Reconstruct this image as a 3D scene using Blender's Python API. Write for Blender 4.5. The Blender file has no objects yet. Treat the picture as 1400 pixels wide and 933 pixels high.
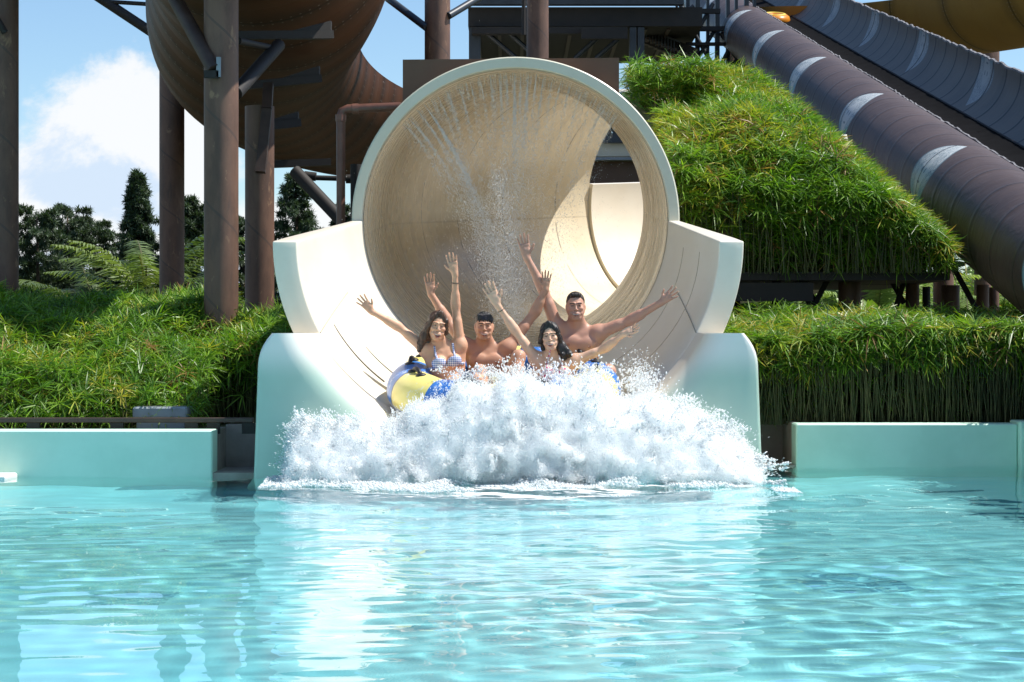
import bpy, math, random
import numpy as np
from mathutils import Vector, Matrix
random.seed(7)
rng = np.random.default_rng(7)
PI = math.pi
S = bpy.context.scene
COL = S.collection
F = 2722.0; H = 1.13; CX = 700.0; CY = 466.5

def at(px, py, Y):
    """point seen at photo pixel (px, py) at depth Y (used to measure real sizes off the photograph)"""
    return Vector(((px - CX) * Y / F, Y, H + (CY - py) * Y / F))

# ------------------------------------------------------------------ object helpers
def tag(o, label=None, cat=None, group=None, kind=None):
    if label: o['label'] = label
    if cat: o['category'] = cat
    if group: o['group'] = group
    if kind: o['kind'] = kind
    return o

def empty(name, loc=(0, 0, 0)):
    o = bpy.data.objects.new(name, None); COL.objects.link(o); o.location = loc
    o.empty_display_size = 0.2
    return o

def add_mesh(name, v, f, mat=None, parent=None, smooth=False, sizes=None):
    """v (n,3) world-space points; f list of faces or (n,k) index array"""
    me = bpy.data.meshes.new(name)
    v = np.asarray(v, dtype=np.float32)
    off = np.zeros(3)
    if parent is not None:
        p = parent
        while p is not None:
            off = off + np.array(p.location); p = p.parent
    v = v - off.astype(np.float32)
    if isinstance(f, np.ndarray):
        nf, k = f.shape
        me.vertices.add(len(v)); me.vertices.foreach_set('co', v.ravel())
        me.loops.add(nf * k); me.loops.foreach_set('vertex_index', f.astype(np.int32).ravel())
        me.polygons.add(nf)
        me.polygons.foreach_set('loop_start', (np.arange(nf) * k).astype(np.int32))
        me.polygons.foreach_set('loop_total', np.full(nf, k, dtype=np.int32))
        me.update(calc_edges=True)
    else:
        me.from_pydata(v.tolist(), [], f); me.update()
    if smooth:
        me.polygons.foreach_set('use_smooth', np.ones(len(me.polygons), dtype=bool))
    o = bpy.data.objects.new(name, me); COL.objects.link(o)
    if mat is not None: me.materials.append(mat)
    if parent is not None: o.parent = parent
    return o

class MB:
    """collects shapes and links them as ONE mesh object"""
    def __init__(s): s.v = []; s.f = []; s.n = 0
    def add(s, v, f):
        s.v.extend([tuple(p) for p in v]); s.f.extend([tuple(i + s.n for i in q) for q in f]); s.n += len(v); return s
    def box(s, a, b, bev=0.0):
        x0, y0, z0 = a; x1, y1, z1 = b
        if bev <= 0:
            v = [(x0,y0,z0),(x1,y0,z0),(x1,y1,z0),(x0,y1,z0),(x0,y0,z1),(x1,y0,z1),(x1,y1,z1),(x0,y1,z1)]
            return s.add(v, [(0,3,2,1),(4,5,6,7),(0,1,5,4),(1,2,6,5),(2,3,7,6),(3,0,4,7)])
        e = bev
        def ringz(z, i): return [(x0+i,y0+e,z),(x0+e,y0+i,z),(x1-e,y0+i,z),(x1-i,y0+e,z),(x1-i,y1-e,z),(x1-e,y1-i,z),(x0+e,y1-i,z),(x0+i,y1-e,z)]
        def inner(z): return [(x0+e,y0+e+e*.3,z),(x0+e+e*.3,y0+e,z),(x1-e-e*.3,y0+e,z),(x1-e,y0+e+e*.3,z),(x1-e,y1-e-e*.3,z),(x1-e-e*.3,y1-e,z),(x0+e+e*.3,y1-e,z),(x0+e,y1-e-e*.3,z)]
        v = inner(z0) + ringz(z0+e, 0) + ringz(z1-e, 0) + inner(z1)
        f = [tuple(range(7, -1, -1)), tuple(range(24, 32))]
        for r in range(3):
            for i in range(8):
                j = (i+1) % 8
                f.append((r*8+i, r*8+j, r*8+8+j, r*8+8+i))
        return s.add(v, f)
    def tube(s, pts, r, n=10, caps=True):
        pts = [Vector(p) for p in pts]
        rs = r if isinstance(r, (list, tuple)) else [r]*len(pts)
        v = []; f = []; up = None
        for i, p in enumerate(pts):
            d = (pts[min(i+1, len(pts)-1)] - pts[max(i-1, 0)]).normalized()
            if up is None:
                up = Vector((0,0,1)) if abs(d.z) < .9 else Vector((0,1,0))
            a = d.cross(up).normalized(); b = a.cross(d).normalized(); up = b
            for k in range(n):
                t = 2*PI*k/n
                v.append(p + (a*math.cos(t) + b*math.sin(t))*rs[i])
        for i in range(len(pts)-1):
            for k in range(n):
                q = (k+1) % n
                f.append((i*n+k, i*n+q, i*n+n+q, i*n+n+k))
        if caps:
            f.append(tuple(range(n-1, -1, -1))); f.append(tuple((len(pts)-1)*n + k for k in range(n)))
        return s.add(v, f)
    def bar(s, a, b, w, h=None):
        """rectangular bar between two points"""
        h = h or w
        a = Vector(a); b = Vector(b); d = (b-a).normalized()
        up = Vector((0,0,1)) if abs(d.z) < .95 else Vector((0,1,0))
        x = d.cross(up).normalized()*w/2; y = x.cross(d).normalized()*h/2
        v = [a-x-y, a+x-y, a+x+y, a-x+y, b-x-y, b+x-y, b+x+y, b-x+y]
        return s.add(v, [(3,2,1,0),(4,5,6,7),(0,1,5,4),(1,2,6,5),(2,3,7,6),(3,0,4,7)])
    def grid(s, P, closed=False):
        """P[i][j] grid of points"""
        n = len(P); m = len(P[0]); v = [p for r in P for p in r]; f = []
        for i in range(n-1):
            for j in range(m if closed else m-1):
                q = (j+1) % m
                f.append((i*m+j, i*m+q, i*m+m+q, i*m+m+j))
        return s.add(v, f)
    def ellipsoid(s, c, r, n=14, m=9):
        v = [(c[0], c[1], c[2]-r[2])]; f = []
        for i in range(1, m):
            a = PI*i/m - PI/2
            for k in range(n):
                t = 2*PI*k/n
                v.append((c[0]+r[0]*math.cos(a)*math.cos(t), c[1]+r[1]*math.cos(a)*math.sin(t), c[2]+r[2]*math.sin(a)))
        v.append((c[0], c[1], c[2]+r[2]))
        for k in range(n):
            q = (k+1) % n
            f.append((0, 1+q, 1+k)); f.append((len(v)-1, len(v)-1-n+k, len(v)-1-n+q))
            for i in range(m-2):
                f.append((1+i*n+k, 1+i*n+q, 1+i*n+n+q, 1+i*n+n+k))
        return s.add(v, f)
    def build(s, name, mat=None, parent=None, smooth=False, autosmooth=None):
        o = add_mesh(name, np.array([tuple(p) for p in s.v]), s.f, mat, parent, smooth)
        if autosmooth:
            import bmesh
            bm = bmesh.new(); bm.from_mesh(o.data)
            for e in bm.edges:
                if len(e.link_faces) == 2 and e.calc_face_angle(0) > math.radians(autosmooth): e.smooth = False
            for f in bm.faces: f.smooth = True
            bm.to_mesh(o.data); bm.free()
        return o

# ------------------------------------------------------------------ material helpers
def new_mat(name):
    m = bpy.data.materials.new(name); m.use_nodes = True
    nt = m.node_tree
    return m, nt, nt.nodes['Principled BSDF'], nt.nodes['Material Output']

def N(nt, typ, **kw):
    n = nt.nodes.new(typ)
    for k, v in kw.items():
        if k in n.inputs: n.inputs[k].default_value = v
        else: setattr(n, k, v)
    return n

def mixc(nt, fac, a, b, blend='MIX'):
    n = nt.nodes.new('ShaderNodeMix'); n.data_type = 'RGBA'; n.blend_type = blend
    for sock, val in ((n.inputs['Factor'], fac), (n.inputs['A'], a), (n.inputs['B'], b)):
        pass
    ins = [i for i in n.inputs if i.enabled]
    fs = [i for i in n.inputs if i.name == 'Factor' and i.type == 'VALUE'][0]
    A = [i for i in n.inputs if i.name == 'A' and i.type == 'RGBA'][0]
    B = [i for i in n.inputs if i.name == 'B' and i.type == 'RGBA'][0]
    for sock, val in ((fs, fac), (A, a), (B, b)):
        if isinstance(val, bpy.types.NodeSocket): nt.links.new(val, sock)
        else: sock.default_value = val if not isinstance(val, tuple) or len(val) == 4 else (*val, 1)
    return [o for o in n.outputs if o.type == 'RGBA'][0]

def math_n(nt, op, a, b=0.0, c=None, clamp=False):
    n = nt.nodes.new('ShaderNodeMath'); n.operation = op; n.use_clamp = clamp
    for i, val in enumerate((a, b, c)):
        if val is None: continue
        if isinstance(val, bpy.types.NodeSocket): nt.links.new(val, n.inputs[i])
        else: n.inputs[i].default_value = val
    return n.outputs[0]

def sstep(nt, x, lo, hi):
    n = nt.nodes.new('ShaderNodeMapRange'); n.interpolation_type = 'SMOOTHSTEP'
    nt.links.new(x, n.inputs['Value']); n.inputs['From Min'].default_value = lo; n.inputs['From Max'].default_value = hi
    return n.outputs['Result']

def noise(nt, vec, scale, detail=4, rough=.5, dist=0.0, mapping=None):
    n = N(nt, 'ShaderNodeTexNoise'); n.inputs['Scale'].default_value = scale
    n.inputs['Detail'].default_value = detail; n.inputs['Roughness'].default_value = rough; n.inputs['Distortion'].default_value = dist
    if mapping:
        mp = N(nt, 'ShaderNodeMapping'); mp.inputs['Scale'].default_value = mapping
        nt.links.new(vec, mp.inputs['Vector']); vec = mp.outputs[0]
    nt.links.new(vec, n.inputs['Vector'])
    return n.outputs['Fac']

def texco(nt, out='Object'): return N(nt, 'ShaderNodeTexCoord').outputs[out]
def wpos(nt): return N(nt, 'ShaderNodeNewGeometry').outputs['Position']

def bump(nt, bsdf, h, strength=.3, dist=.01):
    b = N(nt, 'ShaderNodeBump'); b.inputs['Strength'].default_value = strength; b.inputs['Distance'].default_value = dist
    nt.links.new(h, b.inputs['Height']); nt.links.new(b.outputs[0], bsdf.inputs['Normal'])

def simple(name, col, rough=.5, var=.15, vscale=3.0, metal=0.0, spec=.5, bmp=0.0, bscale=40, col2=None, stretch=None):
    m, nt, b, o = new_mat(name)
    g = wpos(nt)
    n1 = noise(nt, g, vscale, 5, .6, mapping=stretch)
    c2 = col2 or tuple(min(1, c*(1-var*2)) for c in col)
    c = mixc(nt, sstep(nt, n1, .35, .68), (*col, 1), (*c2, 1))
    nt.links.new(c, b.inputs['Base Color'])
    b.inputs['Roughness'].default_value = rough; b.inputs['Metallic'].default_value = metal
    b.inputs['Specular IOR Level'].default_value = spec
    if bmp > 0: bump(nt, b, noise(nt, g, bscale, 3, .6), bmp, .01)
    return m

M = {}
# gelcoat of the slide: warm cream, slightly worn
def cream_mat(name, col, col2, rough=.3, seams=False):
    m, nt, b, o = new_mat(name)
    g = wpos(nt)
    n1 = noise(nt, g, 1.6, 5, .6)
    n2 = noise(nt, g, 9.0, 4, .6, mapping=(1, .25, 2.5))
    c = mixc(nt, sstep(nt, n1, .35, .7), (*col, 1), (*col2, 1))
    c = mixc(nt, math_n(nt, 'MULTIPLY', sstep(nt, n2, .55, .75), .10), c, (col2[0]*.75, col2[1]*.72, col2[2]*.66, 1))
    if seams:
        uv = N(nt, 'ShaderNodeUVMap'); sx = N(nt, 'ShaderNodeSeparateXYZ'); nt.links.new(uv.outputs[0], sx.inputs[0])
        u, v = sx.outputs[0], sx.outputs[1]     # metres along the tube, angle in turns
        w = math_n(nt, 'PINGPONG', math_n(nt, 'ADD', u, .35), .45)
        ln = math_n(nt, 'LESS_THAN', w, .010)
        nz = noise(nt, g, 2.2, 3, .6)
        ln = math_n(nt, 'MULTIPLY', ln, sstep(nt, nz, .42, .56))
        d2 = math_n(nt, 'LESS_THAN', math_n(nt, 'ABSOLUTE', math_n(nt, 'SUBTRACT', v, .515)), .0012)
        c = mixc(nt, math_n(nt, 'MULTIPLY', ln, .6), c, (.05, .045, .04, 1))
        c = mixc(nt, math_n(nt, 'MULTIPLY', d2, .25), c, (.25, .2, .14, 1))
        # run-off streaks round the wall
        mp = N(nt, 'ShaderNodeCombineXYZ'); nt.links.new(math_n(nt, 'MULTIPLY', u, 3.0), mp.inputs[0]); nt.links.new(math_n(nt, 'MULTIPLY', v, 5.0), mp.inputs[1])
        st = noise(nt, mp.outputs[0], 1.6, 2, .55)
        c = mixc(nt, math_n(nt, 'MULTIPLY', sstep(nt, st, .5, .72), .2), c, (col2[0]*.7, col2[1]*.68, col2[2]*.6, 1))
        bump(nt, b, st, .10, .02)
        rr = N(nt, 'ShaderNodeMapRange'); nt.links.new(st, rr.inputs['Value'])
        rr.inputs['To Min'].default_value = .12; rr.inputs['To Max'].default_value = .42
        nt.links.new(rr.outputs[0], b.inputs['Roughness'])
    else:
        b.inputs['Roughness'].default_value = rough
        bump(nt, b, n1, .05, .02)
    nt.links.new(c, b.inputs['Base Color'])
    return m
M['cream'] = cream_mat('cream_gelcoat', (.77, .71, .60), (.73, .66, .54))
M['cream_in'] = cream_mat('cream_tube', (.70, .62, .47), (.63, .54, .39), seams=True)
M['rim'] = cream_mat('rim_gelcoat', (.60, .57, .46), (.56, .53, .42), .35)
M['white'] = simple('white_gelcoat', (.78, .77, .73), .35, .04)
M['aqua'] = simple('aqua_pool_paint', (.57, .80, .67), .55, .06, 2.2, col2=(.51, .74, .61), bmp=.06)
M['concrete'] = simple('grey_concrete', (.30, .27, .24), .85, .15, 4, bmp=.15)
M['slab'] = simple('blue_grey_slab', (.26, .29, .33), .7, .1, 6)
M['brown_panel'] = simple('brown_panel', (.105, .052, .028), .5, .12, 1.5)
M['rail'] = simple('dark_rail', (.055, .032, .024), .5, .2, 5)
M['dark'] = simple('dark_steel', (.013, .010, .009), .7, .2, 3)
M['navy'] = simple('navy_steel', (.022, .030, .042), .45, .2, 3)
M['pipe'] = simple('red_brown_pipe', (.15, .062, .042), .45, .15, 6)
M['soil'] = simple('soil', (.035, .028, .018), .95, .2, 5, bmp=.3)
M['line'] = simple('seam_line', (.48, .41, .31), .7, .1)
M['black'] = simple('black_rubber', (.015, .015, .017), .5, .1)

# rust brown flume underside
def flume_mat(name, col, col2, ribs=1.2):
    m, nt, b, o = new_mat(name)
    g = wpos(nt)
    uv = N(nt, 'ShaderNodeUVMap'); sx = N(nt, 'ShaderNodeSeparateXYZ'); nt.links.new(uv.outputs[0], sx.inputs[0])
    u, v = sx.outputs[0], sx.outputs[1]
    n1 = noise(nt, g, 1.2, 5, .65)
    c = mixc(nt, sstep(nt, n1, .35, .7), (*col, 1), (*col2, 1))
    w = math_n(nt, 'PINGPONG', u, ribs/2)
    ln = math_n(nt, 'LESS_THAN', w, .035)
    c = mixc(nt, math_n(nt, 'MULTIPLY', sstep(nt, w, .05, .5), .5), c, (col[0]*1.7, col[1]*1.6, col[2]*1.4, 1))
    c = mixc(nt, math_n(nt, 'MULTIPLY', ln, .9), c, (col[0]*.35, col[1]*.35, col[2]*.35, 1))
    # bolt heads beside each joint
    near = math_n(nt, 'LESS_THAN', math_n(nt, 'ABSOLUTE', math_n(nt, 'SUBTRACT', w, .07)), .018)
    dv = math_n(nt, 'LESS_THAN', math_n(nt, 'FRACT', math_n(nt, 'MULTIPLY', v, 44.0)), .2)
    bolt = math_n(nt, 'MULTIPLY', near, dv)
    c = mixc(nt, math_n(nt, 'MULTIPLY', bolt, .35), c, (.3, .27, .24, 1))
    nt.links.new(c, b.inputs['Base Color']); b.inputs['Roughness'].default_value = .55; b.inputs['Specular IOR Level'].default_value = .12
    bump(nt, b, w, .5, .05)
    return m
M['flume'] = flume_mat('brown_flume', (.058, .021, .008), (.032, .012, .005))
M['ochre'] = flume_mat('ochre_flume', (.20, .115, .03), (.15, .085, .022), 3.2)

# weathered steel columns with a spiral weld
def column_mat():
    m, nt, b, o = new_mat('weathered_column')
    g = texco(nt, 'Object')
    sx = N(nt, 'ShaderNodeSeparateXYZ'); nt.links.new(g, sx.inputs[0])
    ang = math_n(nt, 'ARCTAN2', sx.outputs[1], sx.outputs[0])
    h = math_n(nt, 'ADD', math_n(nt, 'MULTIPLY', sx.outputs[2], 1.1), math_n(nt, 'MULTIPLY', ang, 1/(2*PI)))
    ln = math_n(nt, 'LESS_THAN', math_n(nt, 'PINGPONG', h, .5), .017)
    wp = wpos(nt)
    n1 = noise(nt, wp, 2.5, 6, .65, mapping=(2, 2, .7))
    n2 = noise(nt, wp, 9, 4, .7, .6, mapping=(1, 1, .45))
    c = mixc(nt, sstep(nt, n1, .35, .68), (.150, .080, .054, 1), (.088, .047, .033, 1))
    c = mixc(nt, math_n(nt, 'MULTIPLY', sstep(nt, n2, .60, .70), .75), c, (.28, .17, .10, 1))
    c = mixc(nt, math_n(nt, 'MULTIPLY', sstep(nt, noise(nt, wp, 5, 5, .7, mapping=(1, 1, .2)), .56, .7), .5), c, (.06, .042, .038, 1))
    c = mixc(nt, math_n(nt, 'MULTIPLY', ln, .55), c, (.05, .036, .032, 1))
    nt.links.new(c, b.inputs['Base Color']); b.inputs['Roughness'].default_value = .6
    bump(nt, b, n2, .12, .01)
    return m
M['column'] = column_mat()

# leaf materials: colour varies per leaf through an attribute
def leaf_mat(name, rough=.42, trans=.35):
    m, nt, b, o = new_mat(name)
    a = N(nt, 'ShaderNodeAttribute'); a.attribute_name = 'leafcol'
    nt.links.new(a.outputs['Color'], b.inputs['Base Color']); b.inputs['Roughness'].default_value = rough
    t = N(nt, 'ShaderNodeBsdfTranslucent')
    br = mixc(nt, 1.0, a.outputs['Color'], (1.35, 1.45, .6, 1), 'MULTIPLY')
    nt.links.new(br, t.inputs[0])
    mx = N(nt, 'ShaderNodeMixShader'); mx.inputs[0].default_value = trans
    nt.links.new(b.outputs[0], mx.inputs[1]); nt.links.new(t.outputs[0], mx.inputs[2]); nt.links.new(mx.outputs[0], o.inputs[0])
    return m
M['leaf'] = leaf_mat('leaf')
M['needle'] = leaf_mat('needle', .6, .2)
M['bark'] = simple('bark', (.10, .07, .045), .9, .25, 6, bmp=.3)

def set_uv(o, uv):
    """uv per vertex -> per loop"""
    me = o.data; lay = me.uv_layers.new(name='UVMap')
    vi = np.zeros(len(me.loops), dtype=np.int32); me.loops.foreach_get('vertex_index', vi)
    lay.data.foreach_set('uv', np.asarray(uv, dtype=np.float32)[vi].ravel())

def set_col(o, name, col):
    me = o.data; a = me.color_attributes.new(name, 'FLOAT_COLOR', 'POINT')
    c = np.ones((len(me.vertices), 4), dtype=np.float32); c[:, :3] = col
    a.data.foreach_set('color', c.ravel())
# ------------------------------------------------------------------ camera, light, sky
cd = bpy.data.cameras.new('camera'); cam = bpy.data.objects.new('camera', cd); COL.objects.link(cam)
cam.location = (0, 0, H); cam.rotation_euler = (PI/2, 0, 0)
cd.sensor_width = 36; cd.lens = 36*F/1400; cd.clip_end = 2000; cd.clip_start = .05
S.camera = cam
SUN_EL = math.radians(57); SUN_AZ = math.radians(2)      # azimuth from +X towards +Y
sd = Vector((math.cos(SUN_EL)*math.cos(SUN_AZ), math.cos(SUN_EL)*math.sin(SUN_AZ), math.sin(SUN_EL)))
sl = bpy.data.lights.new('sun', 'SUN'); sl.energy = 4.6; sl.angle = math.radians(.5); sl.color = (1, .955, .88)
sl.cycles.is_caustics_light = True
so = bpy.data.objects.new('sun', sl); COL.objects.link(so); so.rotation_euler = sd.to_track_quat('Z', 'Y').to_euler(); so.location = (8, 5, 20)

W = bpy.data.worlds.new('World'); S.world = W; W.use_nodes = True
nt = W.node_tree; bg = nt.nodes['Background']
sky = N(nt, 'ShaderNodeTexSky'); sky.sky_type = 'NISHITA'; sky.sun_disc = False
sky.sun_elevation = SUN_EL; sky.sun_rotation = PI/2 - SUN_AZ
sky.air_density = 1.0; sky.dust_density = .25; sky.ozone_density = 3.2; sky.altitude = 0
d = texco(nt, 'Generated')
sx = N(nt, 'ShaderNodeSeparateXYZ'); nt.links.new(d, sx.inputs[0])
az = math_n(nt, 'ARCTAN2', sx.outputs[0], sx.outputs[1])
el = math_n(nt, 'ARCSINE', sx.outputs[2])
cv = N(nt, 'ShaderNodeCombineXYZ'); nt.links.new(az, cv.inputs[0]); nt.links.new(el, cv.inputs[1]); 
def cloud_density(vec_off):
    vv = N(nt, 'ShaderNodeVectorMath', operation='ADD'); nt.links.new(cv.outputs[0], vv.inputs[0]); vv.inputs[1].default_value = vec_off
    n1 = noise(nt, vv.outputs[0], 13.0, 10, .64, .35, mapping=(1, 1.25, 1))
    s2 = N(nt, 'ShaderNodeSeparateXYZ'); nt.links.new(vv.outputs[0], s2.inputs[0])
    def blob(cx, cy, rx, ry):
        a = math_n(nt, 'DIVIDE', math_n(nt, 'SUBTRACT', s2.outputs[0], cx), rx)
        b = math_n(nt, 'DIVIDE', math_n(nt, 'SUBTRACT', s2.outputs[1], cy), ry)
        r = math_n(nt, 'ADD', math_n(nt, 'MULTIPLY', a, a), math_n(nt, 'MULTIPLY', b, b))
        return math_n(nt, 'EXPONENT', math_n(nt, 'MULTIPLY', r, -1.0))
    sh = math_n(nt, 'MAXIMUM', blob(-.19, .085, .062, .062), blob(-.22, .05, .10, .042))
    sh = math_n(nt, 'MAXIMUM', sh, math_n(nt, 'MULTIPLY', blob(-.10, .045, .10, .035), .85))
    sh = math_n(nt, 'MAXIMUM', sh, math_n(nt, 'MULTIPLY', blob(.10, .125, .035, .012), .8))
    sh = math_n(nt, 'MAXIMUM', sh, math_n(nt, 'MULTIPLY', blob(.9, .35, .7, .2), .45))
    sh = math_n(nt, 'MAXIMUM', sh, math_n(nt, 'MULTIPLY', blob(2.6, .3, .8, .25), .6))
    sh = math_n(nt, 'MAXIMUM', sh, math_n(nt, 'MULTIPLY', blob(-2.3, .3, .9, .25), .6))
    return math_n(nt, 'ADD', math_n(nt, 'MULTIPLY', math_n(nt, 'SUBTRACT', n1, .5), 1.15), math_n(nt, 'SUBTRACT', sh, .48))
d0 = cloud_density((0, 0, 0)); d1 = cloud_density((.012, .016, 0))
cov = sstep(nt, d0, -.07, .16)
lit = sstep(nt, math_n(nt, 'SUBTRACT', d0, d1), -.13, .10)
ccol = mixc(nt, lit, (4.4, 5.2, 6.3, 1), (6.3, 6.35, 6.4, 1))
skyc = mixc(nt, 1.0, sky.outputs[0], (.93, 1.0, 1.02, 1), 'MULTIPLY')
skyc = mixc(nt, math_n(nt, 'MULTIPLY', cov, .93), skyc, ccol)
nt.links.new(skyc, bg.inputs[0]); bg.inputs[1].default_value = .098

S.view_settings.view_transform = 'Standard'; S.view_settings.look = 'None'; S.view_settings.gamma = 1
S.view_settings.exposure = .68; S.view_settings.use_curve_mapping = False
cy = S.cycles
cy.use_denoising = True; cy.max_bounces = 12; cy.diffuse_bounces = 6; cy.glossy_bounces = 5; cy.transmission_bounces = 8
cy.transparent_max_bounces = 12; cy.caustics_reflective = False; cy.caustics_refractive = True
cy.sample_clamp_indirect = 8.0; cy.blur_glossy = .3

# ------------------------------------------------------------------ ground, pool floor, water
PX0, PX1, PY0, PY1 = -13.0, 4.56, -9.0, 16.6
def ring_ground():
    m = MB(); B = 900.0; z = .36
    m.add([(-B, 19.4, z), (B, 19.4, z), (B, B, z), (-B, B, z)], [(0, 1, 2, 3)])
    m.add([(-B, -B, z), (PX0-.3, -B, z), (PX0-.3, 19.4, z), (-B, 19.4, z)], [(0, 1, 2, 3)])
    m.add([(PX1+.3, -B, z), (B, -B, z), (B, 19.4, z), (PX1+.3, 19.4, z)], [(0, 1, 2, 3)])
    m.add([(PX0-.3, -B, z), (PX1+.3, -B, z), (PX1+.3, PY0-.3, z), (PX0-.3, PY0-.3, z)], [(0, 1, 2, 3)])
    m.add([(PX0-.3, 16.9, z), (-2.5, 16.9, z), (-2.5, 19.4, z), (PX0-.3, 19.4, z)], [(0, 1, 2, 3)])
    m.add([(2.54, 18.1, z), (PX1+.3, 18.1, z), (PX1+.3, 19.4, z), (2.54, 19.4, z)], [(0, 1, 2, 3)])
    return m
g = ring_ground().build('ground', simple('ground_soil', (.11, .095, .06), .95, .2, .8, col2=(.06, .075, .03), bmp=.3, bscale=8)); tag(g, kind='structure')

def floor_mat():
    m, nt, b, o = new_mat('pool_floor_paint')
    g = wpos(nt)
    n1 = noise(nt, g, .5, 4, .6)
    c = mixc(nt, sstep(nt, n1, .3, .7), (.33, .83, .89, 1), (.24, .77, .85, 1))
    sx = N(nt, 'ShaderNodeSeparateXYZ'); nt.links.new(g, sx.inputs[0])
    def patch(cx, cyy, hw, hl, col, amt):
        a = math_n(nt, 'LESS_THAN', math_n(nt, 'ABSOLUTE', math_n(nt, 'SUBTRACT', sx.outputs[0], cx)), hw)
        bb = math_n(nt, 'LESS_THAN', math_n(nt, 'ABSOLUTE', math_n(nt, 'SUBTRACT', sx.outputs[1], cyy)), hl)
        chk = N(nt, 'ShaderNodeTexChecker'); chk.inputs['Scale'].default_value = 18
        nt.links.new(g, chk.inputs['Vector'])
        return math_n(nt, 'MULTIPLY', math_n(nt, 'MULTIPLY', a, bb), math_n(nt, 'MULTIPLY', math_n(nt, 'ADD', math_n(nt, 'MULTIPLY', chk.outputs['Fac'], .7), .3), amt))
    f1 = patch(1.80, 10.55, .24, .34, None, .62)
    f2 = patch(-1.90, 9.9, .20, .22, None, .40)
    c = mixc(nt, math_n(nt, 'MAXIMUM', f1, f2), c, (.02, .20, .38, 1))
    nt.links.new(c, b.inputs['Base Color']); b.inputs['Roughness'].default_value = .6
    return m
ZF = -1.05
pf = MB().add([(PX0, PY0, ZF), (PX1, PY0, ZF), (PX1, 19, ZF), (PX0, 19, ZF)], [(0, 1, 2, 3)]).build('pool_floor', floor_mat()); tag(pf, kind='structure')
pf.cycles.is_caustics_receiver = True

def axis(lo, hi, flo, fhi, h, grow=1.35):
    a = list(np.arange(flo, fhi + 1e-6, h)); s = h
    x = flo
    L = []
    while x > lo: s *= grow; x = max(lo, x - s); L.append(x)
    s = h; x = a[-1]; R = []
    while x < hi: s *= grow; x = min(hi, x + s); R.append(x)
    return np.array(L[::-1] + a + R)
xs = axis(PX0, PX1+.02, -4.6, 4.52, .026, 1.2)
ys = [4.0]; 
while ys[-1] < 18.7: ys.append(ys[-1] + .018 + .0022*ys[-1])
ys = np.array(sorted(list(np.arange(PY0, 4.0, .16)) + ys))
X, Y = np.meshgrid(xs, ys)
def ripple(X, Y):
    r = np.random.default_rng(11)
    Z = np.zeros_like(X); 
    amp = .55 + .45*np.exp(-((Y-14.5)/3.0)**2*.5)*np.exp(-(X/2.8)**2)
    mod = .75 + .5*np.sin(.6*X + .35*Y)*np.sin(.42*Y - .3*X + 1.0)
    for i in range(46):
        k = 2.2*(9.0**r.random())
        a = r.normal(PI/2, .75); ph = r.uniform(0, 2*PI)
        Z += (.0078/k)*np.sin(k*(X*np.cos(a) + Y*np.sin(a)) + ph + .5*np.sin(.9*X + ph))
    near = np.clip((15.5-Y)/8, .25, 1)
    for i in range(36):
        k = 16*(2.6**r.random()); a = r.normal(PI/2, .8); ph = r.uniform(0, 2*PI)
        Z += (.0175/k)*near*np.sin(k*(X*np.cos(a) + Y*np.sin(a)) + ph + .6*np.sin(1.7*X + ph) + .5*np.sin(1.3*Y - ph))
    # rings spreading from the splash
    R = np.hypot(X - .1, (Y - 16.2))
    Z2 = .010*np.sin(7*R)*np.exp(-((R-2.2)/1.3)**2)
    return Z*amp*mod + Z2
Z = ripple(X, Y)
nx, ny = len(xs), len(ys)
idx = np.arange(nx*ny).reshape(ny, nx)
fw = np.stack([idx[:-1, :-1].ravel(), idx[:-1, 1:].ravel(), idx[1:, 1:].ravel(), idx[1:, :-1].ravel()], 1)
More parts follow.
